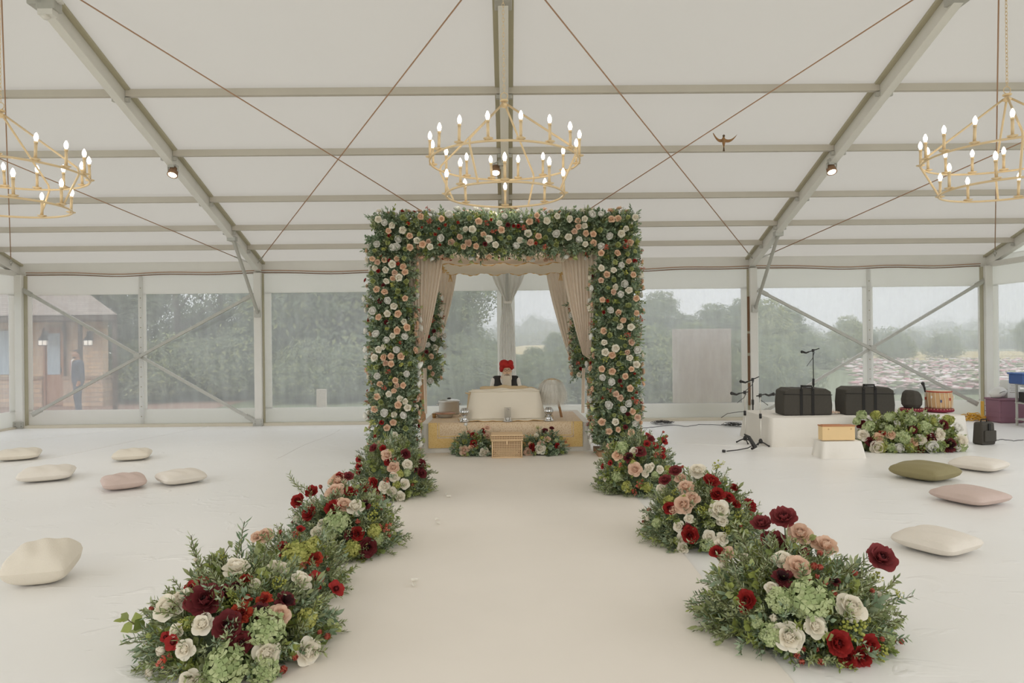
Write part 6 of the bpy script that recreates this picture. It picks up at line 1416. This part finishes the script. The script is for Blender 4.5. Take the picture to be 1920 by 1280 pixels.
# stone building on the left
YH = 20.4
def X_(px): return W_(px, 640, YH).x
def Z_(py): return CAMZ+(640-py+4.5)*0+W_(120, py, YH).z-CAMZ
def stone(name, c1, c2, mortar, sc):
    m = bpy.data.materials.new(name); m.use_nodes = True; nt = m.node_tree; N = nt.nodes; L = nt.links; b = N['Principled BSDF']; b.inputs['Roughness'].default_value = .9
    tc = N.new('ShaderNodeTexCoord'); mp = N.new('ShaderNodeMapping'); mp.inputs['Rotation'].default_value = (PI/2, 0, 0); L.new(tc.outputs['Object'], mp.inputs[0])
    br = N.new('ShaderNodeTexBrick'); br.inputs['Color1'].default_value = lin(c1); br.inputs['Color2'].default_value = lin(c2); br.inputs['Mortar'].default_value = lin(mortar)
    br.inputs['Scale'].default_value = sc; br.inputs['Mortar Size'].default_value = .012; br.inputs['Brick Width'].default_value = .34; br.inputs['Row Height'].default_value = .11; br.inputs['Bias'].default_value = 0
    L.new(mp.outputs[0], br.inputs['Vector']); L.new(br.outputs['Color'], b.inputs['Base Color']); return m
STN = stone('ledge_stone', (240, 204, 164), (218, 188, 158), (196, 178, 158), 1.0); STN2 = stone('base_stone', (226, 192, 156), (200, 170, 144), (176, 158, 140), .8)
t = thing('stone_building', 'low stone building with shingle roof behind the left windows', 'building', (X_(120), YH, ZG))
ox = X_(120)
def bp_(nm, x0, x1, y0, y1, z0, z1, mt, bev=0): m_ = MB(); m_.span((x0-ox, y0-YH, z0-ZG), (x1-ox, y1-YH, z1-ZG)); return m_.build(nm, mt, t, bevel=bev)
zc = W_(60, 604, YH).z; zl = W_(120, 708, YH).z
bp_('wall', X_(-700), X_(190), YH+.05, YH+.35, ZG, zc+.15, STN); bp_('wall', X_(-700), X_(60), YH+.35, YH+3.5, ZG, zc+.1, STN)
bp_('stone_base', X_(122), X_(196), YH-.12, YH+.4, ZG, zl-.04, STN2); bp_('stone_base', X_(-700), X_(82), YH-.12, YH+.1, ZG, zl-.04, STN2)
LEDG = mat('ledge', (176, 150, 126), .85); bp_('ledge', X_(122), X_(199), YH-.18, YH+.45, zl-.04, zl+.05, LEDG, .01); bp_('ledge', X_(-700), X_(82), YH-.18, YH+.1, zl-.04, zl+.05, LEDG, .01)
DRW = mat('door_wood', (184, 138, 108), .7, 0, .1, 8)
d_ = bp_('door', X_(86), X_(118), YH-.0, YH+.04, ZG+.03, W_(100, 620, YH).z, DRW, .01)
m_ = MB(); m_.span((X_(89)-ox, -.02, W_(100, 702, YH).z-ZG), (X_(113)-ox, -.005, W_(100, 625, YH).z-ZG)); m_.build('door_glass', mat('pale_glass', (188, 204, 214), .15), d_)
m_ = MB(); m_.tube([(X_(115.5)-ox, -.03, 1.0), (X_(115.5)-ox, -.03, 1.14)], .018, 8); m_.build('door_handle', BLACKP, d_)
bp_('door_frame', X_(83), X_(86), YH-.06, YH+.06, ZG, W_(100, 614, YH).z, DRW); bp_('door_frame', X_(118), X_(121), YH-.06, YH+.06, ZG, W_(100, 614, YH).z, DRW); bp_('door_frame', X_(83), X_(121), YH-.06, YH+.06, W_(100, 620, YH).z, W_(100, 614, YH).z, DRW)
PST = mat('dark_post', (96, 78, 66), .8); bp_('downpipe', X_(122.5), X_(125), YH-.1, YH-.02, zl, zc, PST); bp_('corner_post', X_(181), X_(186), YH-.9, YH-.78, zl, zc, PST, .01); bp_('corner_post', W_(213, 640, YH-1.2).x, W_(219, 640, YH-1.2).x, YH-1.28, YH-1.16, ZG, zc, PST, .01)
bp_('window', X_(-30), X_(22), YH-.0, YH+.04, W_(0, 702, YH).z, W_(0, 620, YH).z, mat('pale_glass', (0, 0, 0)))
m_ = MB(); z0 = zc-ZG; xr = -10.8-ox; xl = X_(-700)-ox
m_.add([(xl, -1.4, z0), (xr, -1.4, z0), (xr, -1.4, z0+.16), (xl, -1.4, z0+.16), (xl, 3, z0), (xr-1.7, 1.6, z0)], [(0, 1, 2, 3), (0, 4, 5, 1)]); m_.build('fascia', PST, t)
m_ = MB(); RFM = stone('shingle_roof', (166, 152, 138), (150, 136, 124), (128, 116, 106), 1.6)
m_.add([(xl, -1.45, z0+.14), (xr+.05, -1.45, z0+.14), (xr-3.4, 1.9, z0+1.45), (xl, 1.9, z0+1.45), (xr-1.65, 1.6, z0+.14), (xl, 5, z0+.14)], [(0, 1, 2, 3), (1, 4, 2), (3, 2, 4, 5)]); m_.build('roof', RFM, t)
LMP = mat('lantern_glass', (255, 246, 230), .3, emis=(255, 244, 225), es=.4)
for px, lb in ((80, 'lit black wall lantern left of the building door'), (165, 'lit black wall lantern right of the building door beside the man')):
    p = W_(px, 641, YH-.35); l = thing('wall_lantern', lb, 'lantern', p, 0, 'wall lanterns')
    m_ = MB(); m_.span((-.20, .28, -.02), (-.09, .36, .32)); m_.tube([(-.14, .3, .2), (-.1, .1, .24), (0, 0, .2)], .014, 6); m_.build('bracket', BLACKP, l)
    m_ = MB(); m_.lathe([(.13, .06), (.09, .11), (.05, .16), (.02, .22), (.004, .25)], n=14); m_.build('hood', BLACKP, l, smooth=True)
    m_ = MB(); m_.lathe([(.115, -.10), (.12, .05)], n=14); m_.build('glass_shade', LMP, l, smooth=True)
    m_ = MB(); m_.ring((0, 0, -.10), .118, .01, 20, 6); m_.ring((0, 0, .055), .125, .01, 20, 6)
    for k in range(6): a = PI/3*k; m_.tube([(.121*math.cos(a), .121*math.sin(a), -.1), (.124*math.cos(a), .124*math.sin(a), .055)], .006, 4)
    m_.build('cage', BLACKP, l)
# standing man outside
YM = 18.0; P = W_(147, 766, YM)
t = thing('person', 'standing man in dark suit outside by the stone building, hand at his side', 'person', (P.x, YM, ZG+.012), .0); t.scale = (.95, .95, .98)
SUIT = mat('slate_suit', (82, 90, 104), .85, 0, .08, 10); HAIRD = mat('dark_hair', (52, 42, 36), .8); SK2 = mat('skin_warm', (176, 128, 98), .6)
# faces left (-x), turned a little to the camera
fx, fy = -.76, -.65
def F_(a, b, z): return (a*fx-b*fy, a*fy+b*fx, z)      # a forward, b to his left
hz = 1.60
bd = [('e', F_(.03, 0, hz), (.088, .082, .115)), ('e', F_(.06, 0, hz-.06), (.06, .055, .055)), ('c', F_(0, 0, 1.42), F_(.02, 0, 1.54), .058, .055), ('e', F_(.122, 0, hz-.01), (.018, .014, .026)), ('e', F_(.02, .082, hz), (.02, .012, .03)), ('e', F_(.02, -.082, hz), (.02, .012, .03)),
      ('c', F_(0, -.17, 1.38), F_(0, .17, 1.38), .06, .06), ('c', F_(0, 0, 1.0), F_(0, 0, 1.32), .12, .14), ('c', F_(0, -.08, .9), F_(0, .08, .9), .11, .11),
      ('c', F_(0, .09, .88), F_(.02, .10, .48), .08, .058), ('c', F_(.02, .10, .48), F_(0, .11, .1), .055, .04), ('c', F_(0, -.09, .88), F_(.02, -.10, .48), .08, .058), ('c', F_(.02, -.10, .48), F_(-.02, -.12, .1), .055, .04),
      ('c', F_(-.02, .11, .06), F_(.14, .13, .03), .04, .03), ('c', F_(-.04, -.12, .06), F_(.12, -.15, .03), .04, .03),
      ('c', F_(0, .2, 1.37), F_(-.05, .25, 1.12), .05, .042), ('c', F_(-.05, .25, 1.12), F_(.02, .23, .90), .04, .028), ('c', F_(0, -.2, 1.37), F_(-.05, -.25, 1.12), .05, .042), ('c', F_(-.05, -.25, 1.12), F_(.05, -.24, .90), .04, .028)]
bd += hand(F_(.02, .23, .88), (-.25, 0, -1), 1, (0, 1, 0)) + hand(F_(.05, -.24, .88), (-.25, 0, -1), -1, (0, 1, 0))
blob('body', bd, SK2, t, .0085, 3)
blob('jacket', [('c', F_(0, 0, .92), F_(0, 0, 1.3), .165, .16), ('c', F_(0, -.18, 1.38), F_(0, .18, 1.38), .072, .072), ('c', F_(0, -.08, 1.3), F_(0, .08, 1.3), .13, .13), ('c', F_(0, -.07, .86), F_(0, .07, .86), .135, .135),
                ('c', F_(0, .21, 1.37), F_(-.05, .26, 1.12), .066, .058), ('c', F_(-.05, .26, 1.12), F_(.02, .235, .93), .056, .046), ('c', F_(0, -.21, 1.37), F_(-.05, -.26, 1.12), .066, .058), ('c', F_(-.05, -.26, 1.12), F_(.05, -.245, .93), .056, .046)], SUIT, t, .014, 4)
blob('trousers', [('c', F_(0, .085, .86), F_(.02, .10, .48), .115, .085), ('c', F_(.02, .10, .48), F_(0, .11, .07), .085, .075), ('c', F_(0, -.085, .86), F_(.02, -.10, .48), .115, .085), ('c', F_(.02, -.10, .48), F_(-.02, -.12, .07), .085, .075)], SUIT, t, .014, 4)
for sb in (1, -1): blob('shoe', [('c', F_(-.04, sb*.115, .045), F_(.17, sb*.14, .035), .048, .038)], BLACKP, t, .012, 2)
blob('hair', [('e', F_(-.015, 0, hz+.045), (.098, .092, .085)), ('e', F_(-.05, 0, hz), (.06, .08, .08)), ('e', F_(.05, 0, hz+.09), (.05, .07, .03))], HAIRD, t, .01, 2)
blob('beard', [('e', F_(.075, 0, hz-.085), (.05, .05, .035))], HAIRD, t, .009, 2)
m_ = MB(); m_.add([F_(.15, .07, 1.42), F_(.155, -.07, 1.42), F_(.172, -.03, 1.12), F_(.172, .03, 1.12), F_(.10, .06, 1.47), F_(.10, -.06, 1.47)], [(0, 1, 2, 3), (4, 5, 1, 0)]); m_.build('shirt_front', SHIRT, t, solid=.01)
m_ = MB(); m_.add([F_(.165, .02, 1.42), F_(.165, -.02, 1.42), F_(.187, -.028, 1.14), F_(.187, .028, 1.14)], [(0, 1, 2, 3)]); m_.build('tie', mat('dusky_pink_tie', (190, 120, 124), .7), t, solid=.01)
for sb in (1, -1):
    m_ = MB(); m_.ball(F_(.106, sb*.032, hz+.02), .011, 8, 6); e = m_.build('eye', EYEW, t, smooth=True); m_ = MB(); m_.ball(F_(.115, sb*.032, hz+.02), .006, 8, 5); m_.build('iris', DARK, e, smooth=True)
m_ = MB(); m_.tube([F_(.119, -.022, hz-.058), F_(.125, 0, hz-.058), F_(.119, .022, hz-.058)], .005, 5); m_.build('mouth', mat('lip', (150, 96, 82), .6), t)

# thin mist over the far country
m = bpy.data.materials.new('far_mist'); m.use_nodes = True; nt = m.node_tree
for n in list(nt.nodes): nt.nodes.remove(n)
o_ = nt.nodes.new('ShaderNodeOutputMaterial'); v = nt.nodes.new('ShaderNodeVolumeScatter'); v.inputs['Density'].default_value = .0065; v.inputs['Color'].default_value = (.94, .98, 1, 1); nt.links.new(v.outputs[0], o_.inputs['Volume'])
m_ = MB(); m_.span((-400, 34, ZG+.01), (400, 300, 40)); o = m_.build('mist', m, kind='stuff'); o['label'] = 'thin grey mist hanging over the distant fields and woods'
